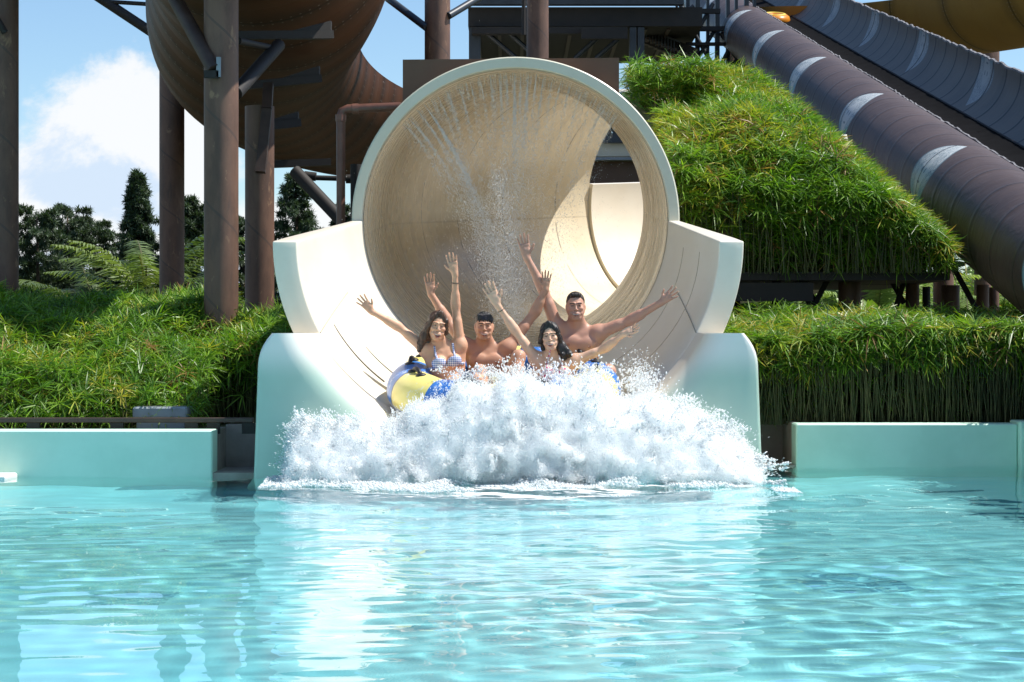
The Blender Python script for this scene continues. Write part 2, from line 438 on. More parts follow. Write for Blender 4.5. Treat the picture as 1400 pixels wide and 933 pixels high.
def water_mat():
    m, nt, b, o = new_mat('pool_water')
    b.inputs['Base Color'].default_value = (.93, 1, 1, 1)
    b.inputs['Transmission Weight'].default_value = 1; b.inputs['Roughness'].default_value = 0; b.inputs['IOR'].default_value = 1.33
    # aerated water and foam drifting out from the splash
    g = wpos(nt); sx = N(nt, 'ShaderNodeSeparateXYZ'); nt.links.new(g, sx.inputs[0])
    dx = math_n(nt, 'DIVIDE', math_n(nt, 'SUBTRACT', sx.outputs[0], .05), 2.15)
    dy = math_n(nt, 'DIVIDE', math_n(nt, 'SUBTRACT', sx.outputs[1], 16.2), 2.7)
    r = math_n(nt, 'SQRT', math_n(nt, 'ADD', math_n(nt, 'MULTIPLY', dx, dx), math_n(nt, 'MULTIPLY', dy, dy)))
    n1 = noise(nt, g, 2.6, 8, .70, .9, mapping=(.75, 1.3, 1))
    n2 = noise(nt, g, 13, 5, .65, .5)
    fo = math_n(nt, 'ADD', math_n(nt, 'ADD', math_n(nt, 'MULTIPLY', math_n(nt, 'SUBTRACT', n1, .5), 2.3), math_n(nt, 'MULTIPLY', math_n(nt, 'SUBTRACT', n2, .5), .8)), math_n(nt, 'SUBTRACT', .36, math_n(nt, 'MULTIPLY', math_n(nt, 'MAXIMUM', math_n(nt, 'SUBTRACT', r, .25), 0.0), .70)))
    fm = math_n(nt, 'MULTIPLY', sstep(nt, fo, .08, .40), 1.0)
    n3 = noise(nt, g, 24, 4, .7, .3); n4 = noise(nt, g, 1.1, 3, .6)
    fl = math_n(nt, 'MULTIPLY', math_n(nt, 'MULTIPLY', sstep(nt, n3, .64, .70), sstep(nt, n4, .5, .62)), math_n(nt, 'SUBTRACT', 1.0, sstep(nt, r, 1.2, 2.2)))
    fm = math_n(nt, 'MAXIMUM', fm, math_n(nt, 'MULTIPLY', fl, .8))
    df = N(nt, 'ShaderNodeBsdfDiffuse'); df.inputs[0].default_value = (.9, .93, .93, 1)
    mx = N(nt, 'ShaderNodeMixShader'); nt.links.new(math_n(nt, 'MULTIPLY', fm, .92), mx.inputs[0])
    nt.links.new(b.outputs[0], mx.inputs[1]); nt.links.new(df.outputs[0], mx.inputs[2]); nt.links.new(mx.outputs[0], o.inputs[0])
    return m
wa = add_mesh('water', np.stack([X.ravel(), Y.ravel(), Z.ravel()], 1), fw, water_mat(), None, True); tag(wa, kind='structure')
wa.cycles.is_caustics_caster = True

# ------------------------------------------------------------------ pool walls
t = empty('pool_wall', (-6, 16.6, 0))
tag(t, 'long low aqua pool wall below the metal rail and left hedge, ending in a dark recess', 'wall')
m = MB(); m.box((PX0-.3, 16.6, -1.1), (-2.5, 16.9, .385), .012); m.build('wall_face', M['aqua'], t)
m = MB(); m.box((-2.502, 17.4, -.3), (-2.05, 17.55, .40)); m.box((-2.5, 16.62, -.3), (-2.05, 17.4, .03)); m.box((-2.56, 16.905, -.3), (-2.502, 17.4, .38)); m.build('recess', M['concrete'], t)
m = MB(); m.box((-5.3, 16.22, -.3), (-4.12, 16.595, .035), .015); m.build('step', M['white'], t)
t = empty('pool_wall', (6, 17.8, 0))
tag(t, 'low aqua pool wall below the tall bamboo-like hedge right of the slide', 'wall')
m = MB(); m.box((2.54, 17.8, -1.1), (4.52, 18.1, .39), .012); m.build('wall_face', M['aqua'], t)
m = MB(); m.box((4.523, 17.72, -1.1), (PX1+.5, 18.1, .415), .012); m.build('wall_pier', M['aqua'], t)
m = MB(); m.box((2.06, 18.7, -.3), (2.60, 18.85, .42)); m.box((2.06, 17.82, -.3), (2.537, 18.7, .02)); m.box((2.541, 18.103, -.3), (2.60, 18.7, .39)); m.build('recess', simple('brown_concrete', (.34, .28, .23), .8, .1, 3), t)
t = empty('pool_wall', (-13.2, 4, 0)); tag(t, 'aqua pool side wall running outside the picture on the left', 'wall')
m = MB(); m.box((PX0-.3, PY0-.3, -1.1), (PX0, 16.598, .36)); m.build('wall_face', M['aqua'], t)
t = empty('pool_wall', (4.7, 4, 0)); tag(t, 'aqua pool side wall running outside the picture on the right', 'wall')
m = MB(); m.box((PX1, PY0-.3, -1.1), (PX1+.3, 17.718, .36)); m.build('wall_face', M['aqua'], t)
t = empty('pool_wall', (0, -9, 0)); tag(t, 'aqua pool end wall far behind the photographer', 'wall')
m = MB(); m.box((PX0, PY0-.3, -1.1), (PX1, PY0, .36)); m.build('wall_face', M['aqua'], t)

# rail and slab on the left wall
t = empty('metal_rail', (-4, 16.95, .385)); tag(t, 'long dark brown rail on low feet along the top of the left pool wall', 'rail')
m = MB(); m.box((-9, 16.93, .435), (-2.2, 16.99, .478), .006); m.build('rail_bar', M['rail'], t)
for px in (-480, -330, -120, 46, 160, 262, 292, 340):
    p = at(px, 580, 16.96); m = MB(); m.box((p.x-.055, 16.935, .34), (p.x+.055, 16.985, .434)); m.build('rail_foot', M['dark'], t)
t = empty('slab_bench', (-3.0, 17.35, .36)); tag(t, 'grey slab stack half hidden in the left hedge just behind the dark rail', 'bench')
a = at(184, 556, 17.3); b = at(258, 575, 17.3)
m = MB(); m.box((a.x, 17.2, a.z-.10), (b.x, 17.6, a.z), .015); m.build('slab_top', M['slab'], t)
m = MB(); m.box((a.x+.03, 17.22, .36), (b.x-.02, 17.55, .44), .01); m.build('slab_base', M['slab'], t)
m = MB(); m.box((a.x+.06, 17.25, .44), (b.x-.06, 17.5, a.z-.10)); m.build('spacer', M['dark'], t)

# ------------------------------------------------------------------ the big cream slide
XR, YR, ZR, RI, RO = .035, 19.0, 2.275, 1.45, 1.562
slide = empty('water_slide', (XR, YR, .3)); tag(slide, 'cream tube slide whose round mouth opens into a flared chute at the pool', 'water slide')
L0, RB, PHI, SLP = 3.394, 5.655, .86, .0883
def axis_pt(s):
    if s < L0: x, y, a = 0, s, 0
    else:
        a = (s-L0)/RB; x = RB*(1-math.cos(a)); y = L0 + RB*math.sin(a)
    return Vector((XR+x, YR+y, ZR+SLP*s)), Vector((math.cos(a), -math.sin(a), 0)), Vector((0, 0, 1))
TOT = L0 + RB*PHI
def tube_surface(r, s0, s1, n, a0=0, a1=2*PI, m=96):
    P = []; UV = []
    for i in range(n+1):
        s = s0 + (s1-s0)*i/n; c, u, w = axis_pt(s)
        row = []
        for k in range(m+1):
            a = a0 + (a1-a0)*k/m
            row.append(c + (u*math.cos(a) + w*math.sin(a))*r); UV.append((s, a/(2*PI)))
        P.append(row)
    return P, UV
# tube: inner wall, outer wall, end ring closed in one solid
Pi, UVi = tube_surface(RI, 0, TOT, 70); Po, UVo = tube_surface(RI+.045, 0, TOT, 40)
m = MB(); m.grid(Pi); m.grid([r[::-1] for r in Po]); m.grid([Po[-1], Pi[-1]])
uv = UVi + [u for i in range(41) for u in UVo[i*97:(i+1)*97][::-1]] + UVo[-97:] + UVi[-97:]
tb = m.build('tube', M['cream_in'], slide, autosmooth=40); set_uv(tb, uv)
# rim ring of the mouth (front face, outer and inner edge)
m = MB(); rows = []
n = 128
prof = [(RI+.004, 0.03), (RI+.004, -.035), (RI+.014, -.05), (RO-.012, -.05), (RO, -.038), (RO, .10), (RI+.05, .10)]
for (r, y) in prof:
    rows.append([Vector((XR + r*math.cos(2*PI*k/n), YR+y, ZR + r*math.sin(2*PI*k/n))) for k in range(n)])
m.grid(rows, closed=True); m.build('rim', M['rim'], slide, autosmooth=35)
# a brown backing board behind the mouth
a = at(551, 82, 19.25); b = at(846, 79, 19.25)
m = MB()
N_ = 40; zt = a.z
x0, x1 = a.x, b.x
lo = []; hi = []
for k in range(N_+1):
    x = x0 + (x1-x0)*k/N_; dz = math.sqrt(max(0, (RI+.052)**2 - (x-XR)**2)); lo.append((x, ZR+dz)); hi.append((x, zt-.005+.017*k/N_))
m.grid([[(x, 19.2, z) for x, z in lo], [(x, 19.2, z) for x, z in hi]])
m.grid([[(x, 19.27, z) for x, z in hi], [(x, 19.27, z) for x, z in lo]])
m.grid([[(x, 19.2, z) for x, z in hi], [(x, 19.27, z) for x, z in hi]])
for q in (0, -1): m.grid([[(lo[q][0], 19.2, lo[q][1]), (lo[q][0], 19.2, hi[q][1])], [(lo[q][0], 19.27, lo[q][1]), (lo[q][0], 19.27, hi[q][1])]])
m.build('backing_board', M['brown_panel'], slide)
# chute: loft from the mouth circle to the wide front
XF = -.033
def prof_at(t):
    e = t
    return 1.452 + (1.81-1.452)*e, (ZR) + (1.985-ZR)*e, (1.452) + (1.72-1.452)*e, YR-.05 + (17.05-(YR-.05))*e
def chute_pt(t, th):
    a, zc, b, y = prof_at(t)
    return Vector((XR + (XF-XR)*t - a*math.cos(th), y, zc - b*math.sin(th)))
def chute_n(t, th):
    a, zc, b, y = prof_at(t)
    return Vector((-math.cos(th)/a, 0, -math.sin(th)/b)).normalized()
nt_, nth = 26, 90
inn = [[chute_pt(i/nt_, PI*k/nth) for k in range(nth+1)] for i in range(nt_+1)]
out = [[chute_pt(i/nt_, PI*k/nth) + chute_n(i/nt_, PI*k/nth)*(.11 + .10*min(1, i/nt_*1.2)) for k in range(nth+1)] for i in range(nt_+1)]
m = MB(); m.grid([r[::-1] for r in inn]); m.grid(out)
m.grid([[p for p in inn[-1]], [p for p in out[-1]]])                       # front band
m.grid([[r[0] for r in inn], [r[0] for r in out]]); m.grid([[r[-1] for r in out], [r[-1] for r in inn]])
import bmesh
ch = m.build('chute', M['cream'], slide)
bm = bmesh.new(); bm.from_mesh(ch.data); bmesh.ops.remove_doubles(bm, verts=bm.verts, dist=.0008)
bmesh.ops.recalc_face_normals(bm, faces=bm.faces)
be = [e for e in bm.edges if len(e.link_faces) == 2 and e.calc_face_angle(0) > .9]
bmesh.ops.bevel(bm, geom=be, offset=.014, segments=3, affect='EDGES', profile=.5)
for f in bm.faces: f.smooth = True
for e in bm.edges:
    if len(e.link_faces) == 2 and e.calc_face_angle(0) > .6: e.smooth = False
bm.to_mesh(ch.data); bm.free()
# lower front lip: rolls over into the front wall
aF, zcF, bF, yF = prof_at(1.0)
th0 = math.asin((zcF-1.20)/bF)
def lip_prof(th, y):
    """front profile keeps widening a little towards the pool"""
    k = (17.05-y)/.75
    return Vector((XF - (aF+.03*k)*math.cos(th), y, zcF - (bF+.02*k)*math.sin(th)))
def x_out(z): return 2.085 - .045*max(0, z)/1.2 - .11*max(0, (z-.93)/.27)**2.2
nl = 80; RL = .26
rows = []
ths = [th0 + (PI-2*th0)*k/nl for k in range(nl+1)]
for j in range(5):
    y = 17.048 - (17.048-16.56)*j/4
    rows.append([lip_prof(th, y) for th in ths])
yl = 16.56
base = rows[-1]
for j in range(1, 9):
    al = PI/2*j/8
    row = []
    for k, th in enumerate(ths):
        nn = Vector((-math.cos(th)/aF, 0, -math.sin(th)/bF*min(1, max(0, (.5*PI-abs(th-PI/2)-th0)/.45)))).normalized()
        # keep the top of the roll level
        p = base[k] + nn*RL*(1-math.cos(al)); p.y = yl - RL*math.sin(al)
        row.append(p)
    rows.append(row)
last = rows[-1]
for f_ in (.35, .75, 1.0):
    row = []
    for p in last:
        s = -1 if p.x < XF else 1
        xo = XF + s*(x_out(p.z) - .035) if False else s*(x_out(min(1.2, p.z)) - .03) + XF
        w = min(1, abs(p.x - XF)/.4)
        row.append(Vector((p.x + (xo-p.x)*f_, p.y, p.z)))
    rows.append(row)
row = []
for p in rows[-1]:
    s = -1 if p.x < XF else 1
    row.append(Vector((p.x + s*.02, p.y+.008, p.z)))
rows.append(row)
row2 = []
for p in row:
    s = -1 if p.x < XF else 1
    row2.append(Vector((p.x + s*.012, p.y+.035, p.z)))
rows.append(row2)
rows.append([Vector((p.x, 17.6, p.z)) for p in row2])
m = MB(); m.grid(rows)
# closing the top of each shoulder
nr = len(rows)
for side in (0, -1):
    e = [r[side] for r in rows]
    c = Vector((e[0].x, 17.6, 1.2))
    poly = e[:] + [c]
    if side == -1: poly = poly[::-1]
    m.add(poly, [tuple(range(len(poly)))])
def lip_mat():
    mm, nt, b, o = new_mat('lip_gelcoat')
    g = wpos(nt); sx = N(nt, 'ShaderNodeSeparateXYZ'); nt.links.new(g, sx.inputs[0])
    n1 = noise(nt, g, 1.4, 4, .6)
    cr = mixc(nt, sstep(nt, n1, .35, .7), (.77, .71, .60, 1), (.73, .66, .54, 1))
    aq = mixc(nt, sstep(nt, n1, .35, .7), (.40, .55, .465, 1), (.36, .51, .43, 1))
    # front wall turns aqua, whiter towards the top, fading out over the rolled edge
    fy = math_n(nt, 'SUBTRACT', 1.0, sstep(nt, math_n(nt, 'ADD', sx.outputs[1], math_n(nt, 'MULTIPLY', n1, .05)), 16.31, 16.50))
    fz = math_n(nt, 'SUBTRACT', 1.0, sstep(nt, sx.outputs[2], .80, 1.10))
    wht = mixc(nt, fz, (.76, .75, .70, 1), aq)
    c = mixc(nt, fy, cr, wht)
    nt.links.new(c, b.inputs['Base Color']); b.inputs['Roughness'].default_value = .32
    return mm
lp = m.build('front_lip', lip_mat(), slide, autosmooth=50)
m = MB(); m.box((XF-2.09, 16.305, -1.05), (XF+2.09, 17.6, -.02)); m.build('front_base', M['aqua'], slide)
# joints between moulded panels, scuffs left by rafts
def on_chute(t, th, lift=.004):
    return chute_pt(t, th) - chute_n(t, th)*lift
for mir in (0, 1):
    f_ = (lambda th: PI-th) if mir else (lambda th: th)
    m = MB(); m.tube([on_chute(1 - .55*k/16, f_(th0*1.0 - .10*k/16)) for k in range(17)], .005, 6); m.build('panel_joint', M['line'], slide)
for tt in ((.35, .12, .95), (.66, .10, .75)):
    m = MB(); m.tube([on_chute(tt[0]+.02*math.sin(k*.2), PI - (tt[1] + (tt[2]-tt[1])*k/20)) for k in range(21)], .0022, 6); m.build('panel_joint', M['line'], slide)
M['scuff'] = simple('scuff', (.10, .09, .08), .8, .3, 30)
m = MB(); m.tube([on_chute(.80 - .02*k/20, .48 + .40*k/20) for k in range(21)], [.0025 + .007*k/20 for k in range(21)], 6); m.build('scuff', M['scuff'], slide)
m = MB(); m.tube([on_chute(.62, .68 + .28*k/14) for k in range(15)], [.002 + .004*k/14 for k in range(15)], 6); m.build('scuff', M['scuff'], slide)
# open half pipe carrying on behind the tube
Pi, UVi = tube_surface(RI-.05, TOT+.02, TOT+2.4, 40, PI*.93, 2*PI+.15*PI); Po, UVo = tube_surface(RI+.03, TOT+.02, TOT+2.4, 40, PI*.93, 2*PI+.15*PI)
m = MB(); m.grid(Pi); m.grid([r[::-1] for r in Po]); m.grid([[r[0] for r in Po], [r[0] for r in Pi]]); m.grid([[r[-1] for r in Pi], [r[-1] for r in Po]]); m.grid([Pi[0], Po[0]])
m.build('open_channel', M['cream'], slide, autosmooth=40)

# pipe feeding the spray nozzles
t = empty('feed_pipe', at(466, 300, 19.5)); tag(t, 'thin red brown pipe bent at a right angle beside the slide mouth', 'pipe')
m = MB(); A = [at(466, 310, 19.4), at(466, 160, 19.4), at(468, 152, 19.4), at(475, 149, 19.4), at(548, 146, 19.4)]
m.tube(A, .043, 14); m.build('pipe_run', M['pipe'], t, autosmooth=50)
m = MB(); m.tube([at(466, 166, 19.4), at(466, 157, 19.4)], .052, 14); m.build('pipe_collar', M['pipe'], t); m = MB(); m.tube([at(482, 149.3, 19.4), at(490, 148.9, 19.4)], .052, 14); m.build('pipe_collar', M['pipe'], t)
# ------------------------------------------------------------------ brown flume overhead
def flume(name, keys, R, n=60, a0=PI, a1=2*PI, mat=None, inner=None, parent=None, lip=.05):
    """keys: list of (centre Vector); sweeps an open half pipe along a smooth path"""
    pts = [Vector(k) for k in keys]
    def cr(i, t):
        p0 = pts[max(i-1, 0)]; p1 = pts[i]; p2 = pts[i+1]; p3 = pts[min(i+2, len(pts)-1)]
        return .5*((2*p1) + (p2-p0)*t + (2*p0-5*p1+4*p2-p3)*t*t + (3*p1-p0-3*p2+p3)*t**3)
    path = [cr(i, k/n) for i in range(len(pts)-1) for k in range(n)] + [pts[-1]]
    m_ = 48; s = 0; outer = []; inn_ = []; uv = []
    for i, p in enumerate(path):
        d = (path[min(i+1, len(path)-1)] - path[max(i-1, 0)]).normalized()
        if i: s += (path[i]-path[i-1]).length
        u = d.cross(Vector((0, 0, 1))).normalized(); w = u.cross(d).normalized()
        outer.append([p + (u*math.cos(a0+(a1-a0)*k/m_) + w*math.sin(a0+(a1-a0)*k/m_))*R for k in range(m_+1)])
        inn_.append([p + (u*math.cos(a0+(a1-a0)*k/m_) + w*math.sin(a0+(a1-a0)*k/m_))*(R-lip) for k in range(m_+1)])
        uv += [(s, k/m_) for k in range(m_+1)]
    a = MB(); a.grid(outer); o = a.build('shell', mat, parent, True); set_uv(o, uv)
    b = MB(); b.grid([r[::-1] for r in inn_]); b.grid([[r[0] for r in inn_], [r[0] for r in outer]]); b.grid([[r[-1] for r in outer], [r[-1] for r in inn_]])
    b.build('lining', inner, parent, autosmooth=50)
    return path
RF = 1.5
def fl_at(px, py, r): return at(px, py, F*RF/r)
t = empty('brown_flume', fl_at(355, 60, 135)); tag(t, 'big brown half pipe slide passing overhead left of the mouth, seen from below', 'water slide')
flume('brown_flume', [fl_at(300, -260, 215), fl_at(368, -75, 172), fl_at(352, 55, 137), fl_at(440, 122, 112), fl_at(560, 150, 98), fl_at(760, 165, 84)], RF, 26, PI*1.0, PI*2.0, M['flume'], M['cream'], t)
# bolted ribs under the shell
t0 = t

# ------------------------------------------------------------------ steel columns
def column(px, w, py_top, py_bot, Y, label, dia=None, z0=.30, mat=None, group=None, top=9.0):
    dia = w*Y/F; p = at(px, 466, Y)
    zt = at(px, py_top, Y).z if py_top > 0 else top
    t = empty('steel_column', (p.x, Y, z0)); tag(t, label, 'column', group)
    m = MB(); m.tube([(p.x, Y, z0), (p.x, Y, zt)], dia/2, 28); m.build('shaft', mat or M['column'], t, autosmooth=50)
    return t, p, dia
GC = 'weathered steel columns holding up the slides'
def arm(t, a, b, w, h, mat, name='bracket_arm', flare=0):
    m = MB(); m.bar(a, b, w, h)
    if flare:
        d = (Vector(b)-Vector(a)).normalized(); b = Vector(b)
        s = b - d*.45
        m.add([(s.x, s.y-w/2, s.z+h/2), (b.x, b.y-w/2, b.z+h/2+flare), (b.x, b.y-w/2, b.z+h/2), (s.x, s.y+w/2, s.z+h/2), (b.x, b.y+w/2, b.z+h/2+flare), (b.x, b.y+w/2, b.z+h/2)],
              [(0, 1, 2), (5, 4, 3), (0, 3, 4, 1), (1, 4, 5, 2)])
    m.build(name, mat, t)
def strut(t, a, b, r, mat, name='strut'):
    m = MB(); m.tube([a, b], r, 10); m.build(name, mat, t, autosmooth=50)

c1, p, dd = column(2, 46, 0, 430, 20.4, 'weathered steel column cut by the left picture edge, rising from the hedge', group=GC)
strut(c1, at(-20, 0, 20.1), at(7, 45, 20.15), .035, M['dark'])
c2, p, dd = column(235, 34, 0, 420, 33.0, 'slimmer rust brown column second from the left, behind the brown flume edge', group=GC, top=12)
strut(c2, at(110, -20, 33), at(222, 54, 32.8), .085, M['dark']); strut(c2, at(140, 2, 32.9), at(219, 7, 32.8), .035, M['dark'])
m = MB(); pp = at(219, 52, 32.75); m.box((pp.x-.06, 32.7, pp.z-.14), (pp.x+.06, 32.85, pp.z+.14)); m.build('gusset', M['dark'], c2)
c3, p, dd = column(302.5, 47, 0, 435, 19.3, 'thickest rust brown column in front of the brown flume, with braces on its flanks', group=GC)
strut(c3, at(236, -8, 19.5), at(293, 96, 19.1), .075, M['rail'])
m = MB(); pp = at(299, 92, 19.08); m.box((pp.x-.02, 19.06, pp.z-.095), (pp.x+.02, 19.1, pp.z+.095)); m.build('gusset', M['slab'], c3)
m = MB(); pp = at(291, 100, 19.1); m.box((pp.x-.08, 19.06, pp.z-.05), (pp.x+.06, 19.12, pp.z+.02)); m.build('gusset', M['dark'], c3)
arm(c3, at(320, 49, 20.6), at(453, 48, 21.2), .12, .085, M['dark'], flare=.10)
strut(c3, at(322, 128, 19.4), at(381, 62, 20.7), .07, M['dark'])
strut(c3, at(326, 56, 19.6), at(372, 66, 20.6), .035, M['dark'])
c4, p, dd = column(355, 40, 146, 425, 22.6, 'rust brown column with a flat cut top, right of the thickest column', group=GC)
arm(c4, at(340, 117, 23.0), at(437, 108, 23.4), .14, .09, M['dark'], flare=.10)
m = MB(); m.bar(at(367, 116, 22.5), at(365, 150, 22.35), .11, .09); m.bar(at(365, 150, 22.35), at(356, 236, 22.2), .11, .09); m.build('strut', M['rail'], c4)
arm(c4, at(372, 172, 24.0), at(408, 168, 24.2), .14, .10, M['dark'], flare=.08)
# bracket under the far end of the flume
t = empty('support_bracket', at(440, 250, 26)); tag(t, 'dark triangular steel bracket under the brown flume beside the slide mouth', 'bracket')
arm(t, at(340, 226, 26), at(452, 222, 26.2), .16, .09, M['dark']); 
strut(t, at(403, 234, 26), at(468, 303, 25.6), .085, M['dark'], 'brace')
strut(t, at(420, 243, 26), at(490, 245, 26), .035, M['dark'], 'tie_rod'); strut(t, at(416, 240, 26), at(432, 242, 26), .06, M['dark'], 'sleeve'); strut(t, at(473, 245, 26), at(484, 245, 26), .06, M['dark'], 'sleeve')
strut(t, at(487, 225, 25.8), at(487, 420, 25.8), .075, M['dark'], 'post')
m = MB(); m.bar(at(470, 95, 26), at(470, 235, 26.1), .02, .02)
column(598, 35, 0, 300, 26.5, 'dark brown column rising behind the left end of the brown backing board', group=GC)
c6, p, dd = column(735, 30, 0, 300, 31, 'brown column behind the middle of the backing board, lit on its right side', group=GC, top=12)
strut(c6, at(716, -5, 30.7), at(716, 48, 30.7), .03, M['dark'])
t = empty('diagonal_brace', at(560, 20, 27)); tag(t, 'pair of dark diagonal braces meeting the column left of the deck', 'brace')
strut(t, at(530, -2, 27), at(583, 38, 26.4), .05, M['navy'], 'strut'); strut(t, at(613, 22, 26.4), at(660, -6, 27), .05, M['navy'], 'strut')

# ------------------------------------------------------------------ platform, stairs and their frame far behind
YP = 45
t = empty('observation_deck', at(800, 60, YP)); tag(t, 'dark raised platform with posts and braces high behind the slide mouth', 'platform')
def bx(m, x0, y0, x1, y1, Ya, Yb, bev=0):
    a = at(x0, y1, Ya); b = at(x1, y0, Ya); m.box((a.x, Ya, a.z), (b.x, Yb, b.z), bev)
m = MB(); bx(m, 640, 10, 960, 36, YP, YP+6); m.build('deck_slab', M['dark'], t)
m = MB(); bx(m, 640, -14, 935, 6, YP-.3, YP-.05); m.build('edge_beam', M['navy'], t)
m = MB(); bx(m, 645, 37, 820, 46, YP-.2, YP+.1); bx(m, 795, 37, 858, 53, YP-.45, YP-.21); m.build('cross_beam', M['dark'], t)
for k, x in enumerate((650, 680, 712, 745, 778, 812, 846, 880, 912)):
    m = MB(); bx(m, x, 36.2, x+5, 41, YP+.3, YP+5); m.build('joist', M['rail'], t)
for x0, x1 in ((641, 657), (861, 870), (872, 881)):
    m = MB(); bx(m, x0, 37.5 if x0 > 700 else 37, x1, 330, YP+.12 if x0 < 700 else YP+.05, YP+.4); m.build('post', M['navy'], t)
for a, b in (((664, 44), (706, 80)), ((686, 36), (730, 76)), ((826, 44), (786, 80)), ((856, 44), (815, 80))):
    strut(t, at(*a, YP+.2), at(*b, YP+.4), .055, M['navy'], 'brace')
t = empty('stair_tower', at(960, 80, 47)); tag(t, 'dark latticed stair tower between the platform and the grey slide', 'stairs')
m = MB(); m.bar(at(880, 48, 47), at(948, 76, 46.6), .3, .35); m.build('flight', M['dark'], t)
for k in range(9):
    a = at(884+k*7, 52+k*2.9, 46.9); m = MB(); m.box((a.x-.05, 46.4, a.z-.12), (a.x+.07, 47.3, a.z-.06)); m.build('tread', M['rail'], t)
for x, w in ((924, 3), (938, 5), (951, 6), (966, 4), (978, 6), (993, 5), (1005, 4), (1018, 6), (1030, 4)):
    m = MB(); bx(m, x, -10, x+w, 330, 47.2 + (x % 3)*.3, 47.35 + (x % 3)*.3); m.build('post', M['navy'], t)
for a, b in (((945, 95), (978, 40)), ((978, 96), (946, 40)), ((982, 96), (1016, 30)), ((1018, 98), (985, 45)), ((920, 30), (948, 8)), ((925, 0), (950, 36)), ((955, 40), (975, 5)), ((1000, 92), (1030, 50))):
    strut(t, at(*a, 47.1), at(*b, 47.1), .05, M['navy'], 'brace')
for y0, y1, x0, x1 in ((86, 92, 942, 1024), (36, 42, 925, 1010), (58, 62, 938, 1015), (12, 18, 930, 985)):
    m = MB(); bx(m, x0, y0, x1, y1, 46.8, 46.95); m.build('beam', M['dark'], t)
m = MB()
for k in range(10): m.bar(at(884+k*4.2, 40+k*1.8, 46.3), at(884+k*4.2, 56+k*1.8, 46.3), .02)
m.bar(at(882, 38, 46.3), at(930, 58, 46.3), .035); m.build('railing', M['navy'], t)
lamp = MB().ellipsoid(at(986, 102, 36), (.085, .085, .075)); t = lamp.build('globe_lamp', simple('lamp_white', (.75, .75, .72), .4, .03), None, True); tag(t, 'small white globe lamp at the edge of the upper green bank', 'lamp')

# structure seen through the tube
t = empty('rear_gantry', at(850, 200, 33)); tag(t, 'dark beams and pale panel seen through the open end of the tube', 'gantry')
for (y0, y1, mt, nm, Y) in ((182, 195, M['navy'], 'beam', 40), (196, 214, M['rim'], 'pale_panel', 40.2), (215, 219, M['slab'], 'ledge', 39.8), (219.5, 262, M['brown_panel'], 'brown_panel', 40.1)):
    m = MB(); bx(m, 770, y0, 915, y1, Y, Y+.3); m.build(nm, mt, t)
strut(t, at(818, 150, 40.1), at(846, 186, 40.1), .06, M['navy'], 'brace')

